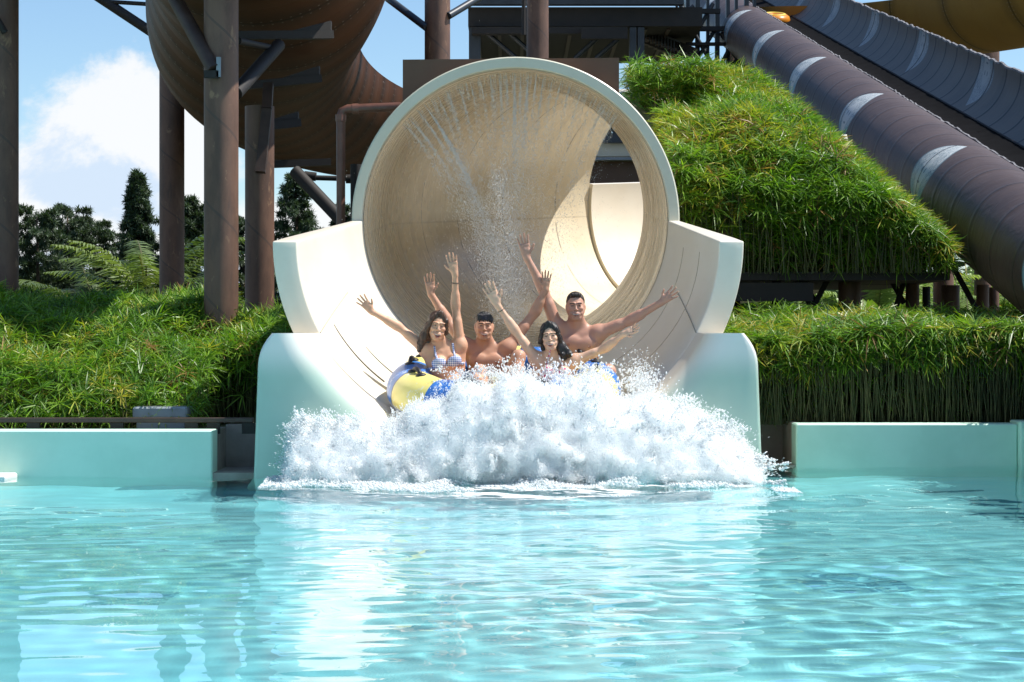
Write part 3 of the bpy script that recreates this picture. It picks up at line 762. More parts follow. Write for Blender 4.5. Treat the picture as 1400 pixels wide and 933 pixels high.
# ------------------------------------------------------------------ twin grey slide on the right
SL = .243
def gz(Y): return H + SL*Y
def trough_mat(name, base, base2, inside=False):
    m, nt, b, o = new_mat(name)
    uv = N(nt, 'ShaderNodeUVMap'); sx = N(nt, 'ShaderNodeSeparateXYZ'); nt.links.new(uv.outputs[0], sx.inputs[0])
    u, v = sx.outputs[0], sx.outputs[1]      # u: metres along, v: turns round the section
    g = wpos(nt)
    n1 = noise(nt, g, 1.3, 5, .6)
    c = mixc(nt, sstep(nt, n1, .35, .7), (*base, 1), (*base2, 1))
    sp = .95
    w = math_n(nt, 'PINGPONG', u, sp/2)
    ln = math_n(nt, 'LESS_THAN', w, .042 if inside else .016)
    # printed masks: pale lens shapes with hair strokes, at regular steps
    per = 5.45
    ph = math_n(nt, 'SUBTRACT', math_n(nt, 'WRAP', u, per/2, -per/2), 0.0)
    vc = (.405, .15) if not inside else (.955, .11)
    dv = math_n(nt, 'DIVIDE', math_n(nt, 'SUBTRACT', v, vc[0]), vc[1])
    wid = math_n(nt, 'MULTIPLY', math_n(nt, 'SUBTRACT', 1.0, math_n(nt, 'MULTIPLY', dv, dv)), .47 if not inside else .55)
    ctr = math_n(nt, 'MULTIPLY', dv, .10)
    du = math_n(nt, 'SUBTRACT', ph, ctr)
    mask = math_n(nt, 'LESS_THAN', math_n(nt, 'ABSOLUTE', du), wid)
    du_n = math_n(nt, 'DIVIDE', du, math_n(nt, 'MAXIMUM', wid, .01))
    # strokes radiate from the crown of the drawing
    cmb = N(nt, 'ShaderNodeCombineXYZ'); nt.links.new(math_n(nt, 'MULTIPLY', du_n, 5.5), cmb.inputs[0]); nt.links.new(math_n(nt, 'MULTIPLY', dv, 1.1), cmb.inputs[1])
    st = noise(nt, cmb.outputs[0], 2.4, 2, .5, .6)
    stroke = math_n(nt, 'LESS_THAN', math_n(nt, 'PINGPONG', math_n(nt, 'MULTIPLY', st, 7.0), .5), .17)
    rim = math_n(nt, 'GREATER_THAN', math_n(nt, 'ABSOLUTE', du_n), .9)
    face = math_n(nt, 'LESS_THAN', math_n(nt, 'ADD', math_n(nt, 'POWER', math_n(nt, 'DIVIDE', du_n, .42), 2.0), math_n(nt, 'POWER', math_n(nt, 'DIVIDE', math_n(nt, 'SUBTRACT', dv, .15), .42), 2.0)), 1.0)
    def dot(cx, cy, rx, ry):
        return math_n(nt, 'LESS_THAN', math_n(nt, 'ADD', math_n(nt, 'POWER', math_n(nt, 'DIVIDE', math_n(nt, 'SUBTRACT', du_n, cx), rx), 2.0), math_n(nt, 'POWER', math_n(nt, 'DIVIDE', math_n(nt, 'SUBTRACT', dv, cy), ry), 2.0)), 1.0)
    inkm = math_n(nt, 'MAXIMUM', math_n(nt, 'MULTIPLY', stroke, math_n(nt, 'SUBTRACT', 1.0, face)), rim)
    for q in (dot(-.15, .05, .05, .07), dot(.17, .05, .05, .07), dot(0, .33, .16, .03)): inkm = math_n(nt, 'MAXIMUM', inkm, q)
    pale = mixc(nt, sstep(nt, dv, .25, .45), (.50, .53, .54, 1), mixc(nt, sstep(nt, math_n(nt, 'ABSOLUTE', du_n), .35, .5), (.52, .53, .52, 1), (.24, .42, .50, 1)))
    pale = mixc(nt, math_n(nt, 'MULTIPLY', inkm, .85), pale, (.07, .13, .17, 1))
    c = mixc(nt, math_n(nt, 'MULTIPLY', mask, .92 if not inside else .6), c, pale)
    c = mixc(nt, math_n(nt, 'MULTIPLY', ln, .85), c, (.018, .017, .018, 1))
    # slack cloth: wrinkles running round the wrap
    cw = N(nt, 'ShaderNodeCombineXYZ'); nt.links.new(math_n(nt, 'MULTIPLY', u, 3.0), cw.inputs[0]); nt.links.new(math_n(nt, 'MULTIPLY', v, 9.0), cw.inputs[1])
    wr = noise(nt, cw.outputs[0], 1.3, 3, .55, .9)
    hgt = math_n(nt, 'ADD', math_n(nt, 'MULTIPLY', wr, .5), math_n(nt, 'MULTIPLY', sstep(nt, w, 0, .09), .35))
    bump(nt, b, hgt, .35 if not inside else .2, .08)
    nt.links.new(c, b.inputs['Base Color']); b.inputs['Roughness'].default_value = .5; b.inputs['Specular IOR Level'].default_value = .22
    return m
def straight(parent, name, xc, zoff, R, a0, a1, Y0, Y1, mat, thick=.03, m_=60, n=90, cap=None):
    """shell along Y with the section turned from a0 to a1; z = H + SL*Y + zoff"""
    P = []; uv = []; Pi = []
    for i in range(n+1):
        Yv = Y0 + (Y1-Y0)*i/n
        P.append([Vector((xc + R*math.cos(a0+(a1-a0)*k/m_), Yv, gz(Yv) + zoff + R*math.sin(a0+(a1-a0)*k/m_))) for k in range(m_+1)])
        Pi.append([Vector((xc + (R-thick)*math.cos(a0+(a1-a0)*k/m_), Yv, gz(Yv) + zoff + (R-thick)*math.sin(a0+(a1-a0)*k/m_))) for k in range(m_+1)])
        uv += [(Yv-2.7, (a0+(a1-a0)*k/m_)/(2*PI)) for k in range(m_+1)]
    o = MB(); o.grid(P); o.grid([r[::-1] for r in Pi]); o.grid([[r[0] for r in Pi], [r[0] for r in P]]); o.grid([[r[-1] for r in P], [r[-1] for r in Pi]])
    o.grid([P[0], Pi[0]][::-1])
    ob = o.build(name, mat, parent, True)
    uv2 = uv + [u for i in range(n+1) for u in uv[i*(m_+1):(i+1)*(m_+1)][::-1]]
    uv2 += [uv[i*(m_+1)] for i in range(n+1)]*2 + [uv[i*(m_+1)+m_] for i in range(n+1)]*2 + uv[:m_+1]*2
    set_uv(ob, uv2); return ob
XA, ZA, RA = 5.60, -4.17, .625       # closed wrapped tube
t = empty('grey_slide', (XA, 26, gz(26)+ZA-RA)); tag(t, 'long taupe wrapped slide with pale printed masks descending along the right side', 'water slide')
straight(t, 'wrap', XA, ZA, RA, .16*PI, 1.75*PI, 15.0, 75, trough_mat('taupe_wrap', (.078, .054, .048), (.056, .039, .036)))
P = []; 
m = MB()
r2 = np.random.default_rng(3)
edge = [(XA + RA*math.cos(.30*PI) + .012*r2.normal()*.4, Yv, gz(Yv)+ZA+RA*math.sin(.30*PI)+.012 + .009*r2.normal()) for Yv in np.arange(15, 75, .13)]
m.tube(edge, .017, 5); m.build('laced_edge', simple('laced_rope', (.30, .29, .30), .7, .35, 14, col2=(.08, .08, .085)), t)
m = MB(); m.bar((XA+RA*.1, 15, gz(15)+ZA+RA*.62), (XA+RA*.1, 75, gz(75)+ZA+RA*.62), .5, .06); m.build('lid', M['dark'], t)
XB, ZB, RB_ = 7.50, -3.61, 1.0
t = empty('grey_slide', (XB, 30, gz(30)+ZB-RB_)); tag(t, 'open grey ribbed half pipe slide with dark bands, behind the wrapped one', 'water slide')
straight(t, 'shell', XB, ZB, RB_, PI*1.32, 2*PI+.02, 15.5, 78, trough_mat('grey_trough', (.135, .115, .095), (.105, .092, .08), True), .04)
edge = [(XB + RB_ - .02, Yv, gz(Yv)+ZB+.03 + .012*r2.normal()) for Yv in np.arange(15.5, 78, .15)]
m = MB(); m.tube(edge, .028, 5); m.build('laced_edge', bpy.data.materials['laced_rope'], t)
m = MB()
n_ = 80
m.grid([[Vector((XB + (RB_-.045)*math.cos(a), 15.5+62.5*i/n_, gz(15.5+62.5*i/n_)+ZB+(RB_-.045)*math.sin(a))) for a in np.linspace(PI*1.325, PI*1.632, 12)] for i in range(n_+1)]); m.build('lane_mat', simple('lane_rubber', (.010, .010, .011), .95, .1, spec=.02), t, True)
m = MB(); m.tube([(XB + (RB_-.05)*math.cos(PI*1.635), Yv, gz(Yv)+ZB+(RB_-.05)*math.sin(PI*1.635)) for Yv in (15.5, 30, 78)], .02, 6); m.build('lane_edge', M['dark'], t)
for Yv in (21.5, 27, 33, 39.5, 46, 53):     # trestles below both slides
    t = empty('slide_trestle', (6.4, Yv, .3)); tag(t, None, 'trestle', 'trestles under the grey slides')
    t['label'] = 'brown trestle post standing under the grey slides'
    for x, zt in ((XA+.25, gz(Yv)+ZA-RA*.9), (XB+.3, gz(Yv)+ZB-RB_*.95)):
        m = MB(); m.tube([(x, Yv, .3), (x, Yv, max(.5, zt))], .14, 16); m.build('post', M['column'], t, autosmooth=50)
# raft far up the slide
t = empty('orange_raft', at(1059, 26, 56)); tag(t, 'small orange inflatable raft high up in the dark lane of the grey slide', 'raft')
orange = simple('orange_vinyl', (.62, .22, .015), .4, .1)
c = at(1059, 27, 55.5)
m = MB(); m.tube([c + Vector((.27*math.cos(a), .5*math.sin(a), .12*math.sin(a))) for a in np.linspace(0, 2*PI, 25)], .16, 10, False); m.build('tube', orange, t, True)
m = MB(); m.tube([c + Vector((.27*math.cos(a), .5*math.sin(a), .13+.12*math.sin(a))) for a in np.linspace(0, 2*PI, 25)], .05, 8, False); m.build('grab_rope', simple('yellow_rope', (.7, .5, .05), .6, .1), t, True)
# ochre flume top right
t = empty('ochre_flume', at(1330, 50, 52)); tag(t, 'ochre brown flume crossing level in the top right corner behind the grey slide', 'water slide')
flume('ochre_flume', [at(1080, 18, 58), at(1180, 14, 56), at(1300, 2, 52), at(1430, -24, 47), at(1620, -60, 42)], 1.45, 18, PI, 2*PI, M['ochre'], M['ochre'], t)
m = MB(); m.tube([at(1240, 55, 52.5), at(1320, 43, 50), at(1400, 30, 46.6), at(1560, 5, 42)], .045, 8); m.build('water_pipe', simple('pale_pipe', (.5, .47, .38), .4, .05), t)
cA, p, dd = column(1248, 31, -300, 330, 62, 'brown column top right behind the ochre flume, with a pipe bracket', group=GC, top=22)
strut(cA, at(1198, 10, 61), at(1216, 9, 61), .12, M['pipe']); strut(cA, at(1216, 8, 61), at(1247, 24, 61), .14, M['pipe']); strut(cA, at(1060, 12, 61.5), at(1216, 10, 61), .06, M['dark'])
column(1348, 36, -300, 330, 60, 'brown column in the top right corner behind the ochre flume', group=GC, top=22)
t = empty('diagonal_brace', at(1300, 5, 61)); tag(t, 'thin dark brace between the two columns in the top right corner', 'brace')
strut(t, at(1280, -8, 61), at(1314, 14, 61), .05, M['dark'])
t = empty('canopy', at(1222, 280, 25)); tag(t, 'small white edged canopy corner poking out under the wrapped grey slide', 'canopy')
a = at(1210, 290, 25.0); b = at(1238, 284, 25.0); c = at(1215, 268, 25.3); d = at(1240, 268, 25.3)
m = MB(); m.add([a, b, d, c, a+Vector((0, .25, 0)), b+Vector((0, .25, 0)), d+Vector((0, .25, 0)), c+Vector((0, .25, 0))], [(0,1,2,3),(7,6,5,4),(0,4,5,1),(3,2,6,7),(0,3,7,4),(1,5,6,2)]); m.build('cloth', simple('canopy_cloth', (.5, .33, .27), .7, .1), t)
m = MB(); m.bar(a+Vector((-.01, -.02, -.03)), b+Vector((.01, -.02, -.03)), .06, .07); m.build('edge_strip', M['white'], t)

# ------------------------------------------------------------------ foliage
def leaf_set(C, A, nleaf, L, Wd, elev, droop, rg):
    """stars of thin drooping blades: C centres (n,3), A axes (n,3)"""
    n = len(C)
    A = A/np.linalg.norm(A, axis=1)[:, None]
    t1 = np.cross(A, rg.normal(size=(n, 3))); t1 /= np.linalg.norm(t1, axis=1)[:, None]; t2 = np.cross(A, t1)
    k = nleaf
    ph = (np.arange(k)[None]*2.399 + rg.uniform(0, 6.28, (n, 1)) + rg.normal(0, .2, (n, k)))
    el = rg.uniform(*elev, (n, k))
    ln = L*rg.uniform(.6, 1.2, (n, k))*rg.uniform(.75, 1.2, (n, 1))
    D = (np.cos(el)*np.cos(ph))[..., None]*t1[:, None] + (np.cos(el)*np.sin(ph))[..., None]*t2[:, None] + np.sin(el)[..., None]*A[:, None]
    P0 = C[:, None] + D*.01
    P1 = P0 + D*(ln*.5)[..., None]; P1[..., 2] -= droop*ln*.10
    P2 = P0 + D*ln[..., None]; P2[..., 2] -= droop*ln*rg.uniform(.2, .6, (n, k))
    sd_ = np.cross(D, rg.normal(0, .5, (n, k, 3)) + np.array([0, 0, 1.0])); sd_ /= np.linalg.norm(sd_, axis=2)[..., None]+1e-9
    w = Wd*rg.uniform(.7, 1.3, (n, k))[..., None]
    V = np.stack([P0-sd_*w*.3, P0+sd_*w*.3, P1-sd_*w*.5, P1+sd_*w*.5, P2-sd_*w*.08, P2+sd_*w*.08], 2).reshape(-1, 3)
    b = np.arange(n*k)*6
    Fq = np.concatenate([np.stack([b, b+1, b+3, b+2], 1), np.stack([b+2, b+3, b+5, b+4], 1)])
    return V, Fq, n*k
PAL = dict(green=[(.085, .19, .012), (.13, .25, .018), (.06, .145, .014), (.17, .29, .03)], yellow=[(.27, .31, .03), (.32, .29, .04), (.22, .29, .03)], dry=[(.30, .18, .06), (.22, .13, .05)])
def star_cols(n, k, rg, yel=.12, dry=.03, mul=1.0, C=None):
    base = np.array(PAL['green'])[rg.integers(0, 4, n)]
    r = rg.random(n)
    if C is not None: yel = np.clip(yel*(1 + 1.3*lump(C[:, 0], C[:, 1], 1.6, 41)), 0, .7); r = np.where(r < yel, r*0, r); yel = 1e-6
    base = np.where((r < yel)[:, None], np.array(PAL['yellow'])[rg.integers(0, 3, n)], base)
    base = np.where((r > 1-dry)[:, None], np.array(PAL['dry'])[rg.integers(0, 2, n)], base)
    c = base[:, None]*rg.uniform(.7, 1.3, (n, k, 1))*mul
    return np.repeat(c.reshape(-1, 3), 6, 0)
def stems_mesh(B, T, r):
    n = len(B); V = []; 
    mid = (B+T)/2 + rg_.normal(0, .02, (n, 3))
    ring = np.array([[math.cos(a), math.sin(a), 0] for a in (0, 2.1, 4.2)])
    V = np.stack([X_[:, None] + ring[None]*r for X_ in (B, mid, T)], 1).reshape(-1, 3)
    b = np.arange(n)*9; Fq = []
    for lv in (0, 3):
        for k in range(3):
            q = (k+1) % 3
            Fq.append(np.stack([b+lv+k, b+lv+q, b+lv+3+q, b+lv+3+k], 1))
    return V, np.concatenate(Fq)
rg_ = np.random.default_rng(21)
M['stem'] = simple('sedge_stem', (.045, .065, .015), .5, .2, 9, col2=(.12, .12, .035))
def hedge(name, label, C, A, gz0, nleaf, L, Wd, elev, droop, yel, dry, stemfrac=1.0, cat='hedge', mul=1.0, group=None):
    t = empty(name, (float(C[:, 0].mean()), float(C[:, 1].mean()), gz0)); tag(t, label, cat, group)
    V, Fq, nl_ = leaf_set(C, A, nleaf, L, Wd, elev, droop, rg_)
    o = add_mesh('leaves', V, Fq, M['leaf'], t); set_col(o, 'leafcol', star_cols(len(C), nleaf, rg_, yel, dry, mul, C))
    k = int(len(C)*stemfrac)
    if k:
        T = C[:k]; B = T.copy(); B[:, 2] = gz0; B[:, :2] += rg_.normal(0, .06, (k, 2))
        V, Fq = stems_mesh(B, T, .0055); add_mesh('stems', V, Fq, M['stem'], t)
    return t
def lump(x, y, s, seed):
    r = np.random.default_rng(seed); z = 0
    for i in range(7):
        k = s*r.uniform(.6, 2.6); a = r.uniform(0, 6.28); z = z + np.sin(k*(x*np.cos(a)+y*np.sin(a)) + r.uniform(0, 6.28))/7**.5
    return z
# left hedge: a mound of umbrella sedge
n = 7600
x = rg_.uniform(-8.6, -1.95, n); u = rg_.random(n)**.85
y = 17.25 + 3.6*u
lim = x > -2.75
y = np.where(lim & (y < 18.3), 18.3 + (y-17.25)*1.2, y)
zt = .60 + .93*np.clip((y-17.2)/2.6, 0, 1)**.8 + .10*lump(x, y, 2.4, 5)
zt = np.where(x > -2.9, np.minimum(zt, 1.36 + .05*lump(x, y, 3, 6)), zt)
dep = rg_.random(n)**2.2*.45
C = np.stack([x, y, np.maximum(.45, zt-dep)], 1)
A = np.stack([rg_.normal(0, .35, n), -.55+rg_.normal(0, .3, n), .85+rg_.normal(0, .2, n)], 1)
hedge('sedge_hedge', 'bright green mound of umbrella sedge behind the rail left of the slide', C, A, .36, 16, .18, .0105, (-.1, .75), .55, .12, .02, .6, mul=1.15)
# lower right hedge
n = 7600
x = rg_.uniform(1.95, 8.8, n); y = 18.25 + 3.2*rg_.random(n)**1.8
zt = 1.24 + .085*lump(x, y, 2.6, 8) + .05*(y-18.2) - .06*(y < 18.5)
dep = np.where((y < 18.9) & (rg_.random(n) < .22), .2 + rg_.random(n)*.7, rg_.random(n)**1.5*.34)
y = y + np.clip(dep-.25, 0, .5)*.5
C = np.stack([x, y, np.maximum(.5, zt-dep)], 1)
A = np.stack([rg_.normal(0, .3, n), -.35+rg_.normal(0, .3, n), .9+rg_.normal(0, .2, n)], 1)
hedge('sedge_hedge', 'dense sedge hedge with bare stems below, on the aqua wall right of the slide', C, A, .36, 16, .205, .0110, (-.15, .6), .7, .20, .05, 1.0, mul=1.1)
# the same hedge carries on along the right side of the pool
n = 2600
x = rg_.uniform(4.75, 6.6, n); y = rg_.uniform(7.0, 18.0, n)
zt = 1.36 + .08*lump(x, y, 2.0, 14)
C = np.stack([x, y, np.maximum(.5, zt - rg_.random(n)**1.5*.7)], 1)
A = np.stack([-.35+rg_.normal(0, .3, n), rg_.normal(0, .3, n), .9+rg_.normal(0, .2, n)], 1)
hedge('sedge_hedge', 'sedge hedge along the right side of the pool, beyond the picture edge', C, A, .36, 14, .30, .02, (-.15, .6), .7, .16, .05, .8)
# upper right bank
n = 8600
x = rg_.uniform(1.74, 4.75, n); u = rg_.random(n)
y = 21.35 + 4.3*u**1.25
x = np.maximum(x, 1.74 + .36*np.maximum(0, y-23.4) + 0*x)
zt = 3.05 + 1.42*np.clip((y-21.5)/3.4, 0, 1)**.85 + .13*lump(x, y, 2.4, 12) - .25*np.clip((21.65-y)/.3, 0, 1)
cut = 4.62 - np.clip((x-3.25)/1.4, 0, 1)*1.9
zt = np.minimum(zt, cut)
dep = np.where((y < 22.2) & (rg_.random(n) < .62), rg_.random(n)*(zt-1.9), rg_.random(n)**1.8*.5)
y = y + np.clip(dep-.3, 0, .9)*.45
C = np.stack([x, y, np.maximum(1.95, zt-dep)], 1)
A = np.stack([rg_.normal(0, .35, n), -.45+rg_.normal(0, .3, n), .85+rg_.normal(0, .2, n)], 1)
C[:, 2] = np.maximum(1.92, np.minimum(C[:, 2], H + .02 + SL*C[:, 1] - .893*C[:, 0] - .25*rg_.random(n)**2))          # planting is trimmed clear of the slide
nb_ = 520
C = np.concatenate([C, np.stack([rg_.uniform(1.45, 2.5, nb_), rg_.uniform(24.0, 25.4, nb_), 3.98 + .56*rg_.random(nb_)**.6], 1)]); A = np.concatenate([A, np.stack([rg_.normal(0, .35, nb_), -.4+rg_.normal(0, .3, nb_), .85+rg_.normal(0, .2, nb_)], 1)])
hedge('sedge_hedge', 'tall raised bank of yellow green sedge between the slide mouth and the grey slide', C, A, 1.86, 16, .205, .0112, (-.1, .7), .6, .32, .04, .28, mul=1.15)
# deck that carries the bank
t = empty('planter_deck', (3.1, 23.4, .3)); tag(t, 'dark planted deck on posts carrying the upper sedge bank', 'deck')
m = MB(); m.box((2.3, 21.6, 1.79), (4.75, 23.6, 1.88)); m.box((2.75, 23.603, 1.79), (4.75, 25.7, 1.88)); m.build('planter', M['dark'], t)
m = MB(); a = at(1010, 378, 21.6); b = at(1112, 418, 21.6); m.box((a.x-.6, 21.6, b.z+.05), (b.x, 21.75, a.z-.07)); m.build('fascia', M['dark'], t)
for (x0, x1, Y) in ((1055, 1068, 22.0), (1146, 1177, 22.4), (1238, 1257, 23.0), (1261, 1272, 24.2), (1287, 1312, 23.6), (1335, 1352, 23.4), (1352, 1366, 24.5), (1000, 1012, 23)):
    px = (x0+x1)/2; w = (x1-x0)*Y/F; p = at(px, 466, Y)
    m = MB(); m.tube([(p.x, Y, .3), (p.x, Y, 1.79)], w/2, 16); m.build('post', M['column'] if w > .12 else M['dark'], t, autosmooth=50)
for a, b, Y in (((1082, 372), (1108, 418), 22.2), ((1092, 372), (1118, 420), 22.3), ((1136, 374), (1112, 420), 22.2), ((1212, 372), (1236, 415), 23), ((1240, 372), (1222, 430), 22.9), ((1278, 350), (1290, 372), 23.4), ((1296, 352), (1336, 425), 23), ((1232, 350), (1240, 372), 23.2)):
    m = MB(); m.bar(at(*a, Y), at(*b, Y), .055); m.build('brace', M['dark'], t)
m = MB(); a = at(1175, 378, 23.3); b = at(1400, 352, 23.3); m.box((a.x, 23.25, a.z), (4.74, 23.4, 1.788)); m.build('beam', M['dark'], t)

# palms
def palm(name, label, base, ht, nf, L, rg, up=(.2, 1.25), cat='palm', tint=1.0, lean=None, group=None):
    t = empty(name, base); tag(t, label, cat, group)
    b = np.array(base); top = b + np.array([0, 0, ht])
    m = MB(); m.tube([tuple(b), tuple(b + np.array([.04, 0, ht*.5])), tuple(top)], [.16, .13, .15], 12); m.build('trunk', M['bark'], t, True)
    Vs = []; Fs = []; Cs = []; off = 0
    for i in range(nf):
        ph = i*2.399 + rg.normal(0, .2); e0 = rg.uniform(*up); ln = L*rg.uniform(.75, 1.1)
        d = np.array([math.cos(ph), math.sin(ph), 0]); s = np.linspace(0, 1, 34)
        curve = e0 - s*rg.uniform(.9, 1.5)
        step = ln/33
        pts = top + np.cumsum(np.stack([np.cos(curve)*d[0], np.cos(curve)*d[1], np.sin(curve)], 1)*step, 0)
        tang = np.stack([np.cos(curve)*d[0], np.cos(curve)*d[1], np.sin(curve)], 1)
        side = np.array([-d[1], d[0], 0.]); nrm = np.cross(side, tang)
        for sg in (-1, 1):
            jj = np.repeat(np.arange(3, 34), 2); fr = rg.uniform(0, 1, len(jj))[:, None]
            P0 = pts[jj-1]*(1-fr)+pts[jj]*fr
            ll = (.5*L/2.2)*np.sin(np.clip(jj/33, .05, .98)*PI)**.6*rg.uniform(.8, 1.15, len(jj))*.62
            dr = sg*side[None]*.80 + tang[jj]*.55 + nrm[jj]*rg.uniform(.0, .35, len(jj))[:, None]
            dr /= np.linalg.norm(dr, axis=1)[:, None]
            P1 = P0 + dr*ll[:, None]*.55; P2 = P0 + dr*ll[:, None]; P2[:, 2] -= ll*.22; P1[:, 2] -= ll*.04
            ww = tang[jj]*.016*(L/2.2)
            V = np.stack([P0-ww*.6, P0+ww*.6, P1-ww, P1+ww, P2-ww*.15, P2+ww*.15], 1).reshape(-1, 3)
            bb = off + np.arange(len(jj))*6; off += len(V)
            Vs.append(V); Fs += [np.stack([bb, bb+1, bb+3, bb+2], 1), np.stack([bb+2, bb+3, bb+5, bb+4], 1)]
            col = np.array([(.17, .24, .08), (.21, .28, .09), (.13, .20, .065)])[i % 3]*tint
            Cs.append(np.repeat(col[None]*rg.uniform(.8, 1.2, (len(jj), 1)), 6, 0))
        # rachis
        r_ = np.linspace(.02, .006, 34)[:, None]*(L/2.2)
        ra = np.stack([pts-side*r_, pts+side*r_], 1).reshape(-1, 3); bb = off + np.arange(33)*2; off += len(ra)
        Vs.append(ra); Fs.append(np.stack([bb, bb+1, bb+3, bb+2], 1)); Cs.append(np.repeat(np.array([[.14, .14, .06]]), len(ra), 0))
    o = add_mesh('fronds', np.concatenate(Vs), np.concatenate(Fs), M['leaf'], t); set_col(o, 'leafcol', np.concatenate(Cs))
    return t
pr = np.random.default_rng(5)
def gp(px, Y, z=.3): p = at(px, 466, Y); return (p.x, Y, z)
GP = 'palms behind the hedges'
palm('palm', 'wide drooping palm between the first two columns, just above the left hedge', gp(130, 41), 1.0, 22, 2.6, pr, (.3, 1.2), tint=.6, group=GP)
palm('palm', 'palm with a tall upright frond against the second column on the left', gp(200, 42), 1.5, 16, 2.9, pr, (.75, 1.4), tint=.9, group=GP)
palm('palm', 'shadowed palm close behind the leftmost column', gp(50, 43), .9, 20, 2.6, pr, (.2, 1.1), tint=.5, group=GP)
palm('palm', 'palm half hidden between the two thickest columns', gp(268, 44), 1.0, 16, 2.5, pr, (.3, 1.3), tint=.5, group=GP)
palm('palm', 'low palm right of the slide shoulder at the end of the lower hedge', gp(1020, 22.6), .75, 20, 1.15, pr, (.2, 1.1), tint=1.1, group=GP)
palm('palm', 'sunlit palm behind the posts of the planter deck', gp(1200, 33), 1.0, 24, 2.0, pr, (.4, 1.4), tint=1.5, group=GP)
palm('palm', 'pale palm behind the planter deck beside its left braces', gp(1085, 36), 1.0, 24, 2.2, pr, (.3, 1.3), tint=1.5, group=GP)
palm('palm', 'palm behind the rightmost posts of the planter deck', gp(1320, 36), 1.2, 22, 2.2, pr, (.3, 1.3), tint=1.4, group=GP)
# a banana plant with broad upright leaves
t = empty('banana_plant', gp(1213, 29)); tag(t, 'banana plant with broad bright leaves seen between the deck posts', 'plant')
m = MB()
for k in range(9):
    a = k*2.4; L_ = pr.uniform(1.1, 1.6); b = Vector(gp(1213, 29)) + Vector((.1*math.cos(a), .1*math.sin(a), .35)); row = []
    for i in range(11):
        s = i/10; e = 1.35 - s*.8
        p = b + Vector((math.cos(a)*s*L_*.5, math.sin(a)*s*L_*.5, L_*(s - .3*s*s))); w = .17*math.sin(PI*min(.98, max(.06, s)))**.7
        sd_ = Vector((-math.sin(a), math.cos(a), 0)); row.append([p - sd_*w + Vector((0, 0, .03)), p, p + sd_*w + Vector((0, 0, .03))])
    m.grid(row)
o = m.build('leaf_blades', M['leaf'], t, True); set_col(o, 'leafcol', np.tile([[.16, .27, .04]], (len(o.data.vertices), 1)))

# conifers: branch sprays of small needles
def conifer(name, label, base, ht, rad, rg, shape='cone', nb=90, tufts=26, col=(.045, .078, .04), sz=.16, group=None, bare=.12):
    t = empty(name, base); tag(t, label, 'tree', group)
    tufts = int(tufts*1.9); sz *= .62
    b = np.array(base)
    m = MB(); m.tube([tuple(b), tuple(b+[0.05, 0, ht*.5]), tuple(b+[0, 0, ht*.97])], [ht*.022, ht*.014, .015], 8); m.build('trunk', M['bark'], t, True)
    C = []; D = []
    for i in range(nb):
        f = bare + (1-bare)*((i+.5)/nb)**.9
        if shape == 'cone': r = rad*(1-f)**.75*rg.uniform(.55, 1.15) + .1
        elif shape == 'column': r = rad*(min(1, (1-f)*2.6)**.5)*(.72 + .28*(f < .45))*rg.uniform(.7, 1.1)
        else: r = rad*math.sqrt(max(.02, 1-((f-.58)/.46)**2))*rg.uniform(.5, 1.1)
        ph = i*2.399 + rg.normal(0, .3); up = rg.uniform(-.12, .35)
        d = np.array([math.cos(ph)*math.cos(up), math.sin(ph)*math.cos(up), math.sin(up)])
        s = np.sqrt(rg.uniform(.05, 1, tufts))
        c = b + np.array([0, 0, ht*f]) + d*(s*r)[:, None] + rg.normal(0, 1, (tufts, 3))*np.array([.06, .06, .045])*ht/5*(1-.35*s)[:, None]
        c[:, 2] -= .10*r*s**2
        C.append(c); D.append(np.repeat(d[None]+[[0, 0, .35]], tufts, 0))
    C = np.concatenate(C); D = np.concatenate(D) + rg.normal(0, .3, (len(C), 3))
    V, Fq, nn = leaf_set(C, D, 9, sz, sz*.17, (-.3, 1.0), .1, rg)
    o = add_mesh('crown', V, Fq, M['needle'], t)
    cl = np.array(col)[None]*rg.uniform(.6, 1.5, (len(C), 1)); set_col(o, 'leafcol', np.repeat(cl, 9*6, 0))
    return t
cr_ = np.random.default_rng(9)
GT = 'dark trees beyond the hedges'
def zt_(py, Y): return at(0, py, Y).z - .3
conifer('conifer_tree', 'tall dark cypress with a blunt top left of the second column', gp(188, 50), zt_(240, 50), .62, cr_, 'column', 120, 30, sz=.22, group=GT)
conifer('conifer_tree', 'spiky blue green conifer right of the cut top column', gp(404, 46), zt_(240, 46), 1.35, cr_, 'cone', 95, 24, (.055, .092, .05), .19, group=GT)
conifer('conifer_tree', 'small conifer peeping out beside the slide mouth and the feed pipe', gp(468, 48), zt_(282, 48), .95, cr_, 'cone', 70, 20, (.052, .088, .048), .18, group=GT)
for px, Y, top, r_, lab in ((50, 52, 290, 1.3, 'round dark pine just right of the leftmost column'), (92, 54, 285, 1.4, 'dark pine with a pointed tip behind the drooping palm'), (128, 55, 305, 1.1, 'low dark pine between the drooping palm and the cypress'), (-40, 52, 280, 1.6, 'dark pine outside the left picture edge'),
                       (252, 48, 272, .9, 'dark tree in the gap right of the second column'), (270, 50, 290, 1.0, 'low dark tree just left of the thickest column'), (331, 50, 300, .9, 'dark tree in the narrow gap between the two thickest columns'), (440, 52, 318, 1.0, 'low dark tree left of the feed pipe')):
    conifer('pine_tree', lab, gp(px, Y), zt_(top, Y), r_, cr_, 'round', 70, 24, (.045, .075, .036), .22, group=GT, bare=.2)
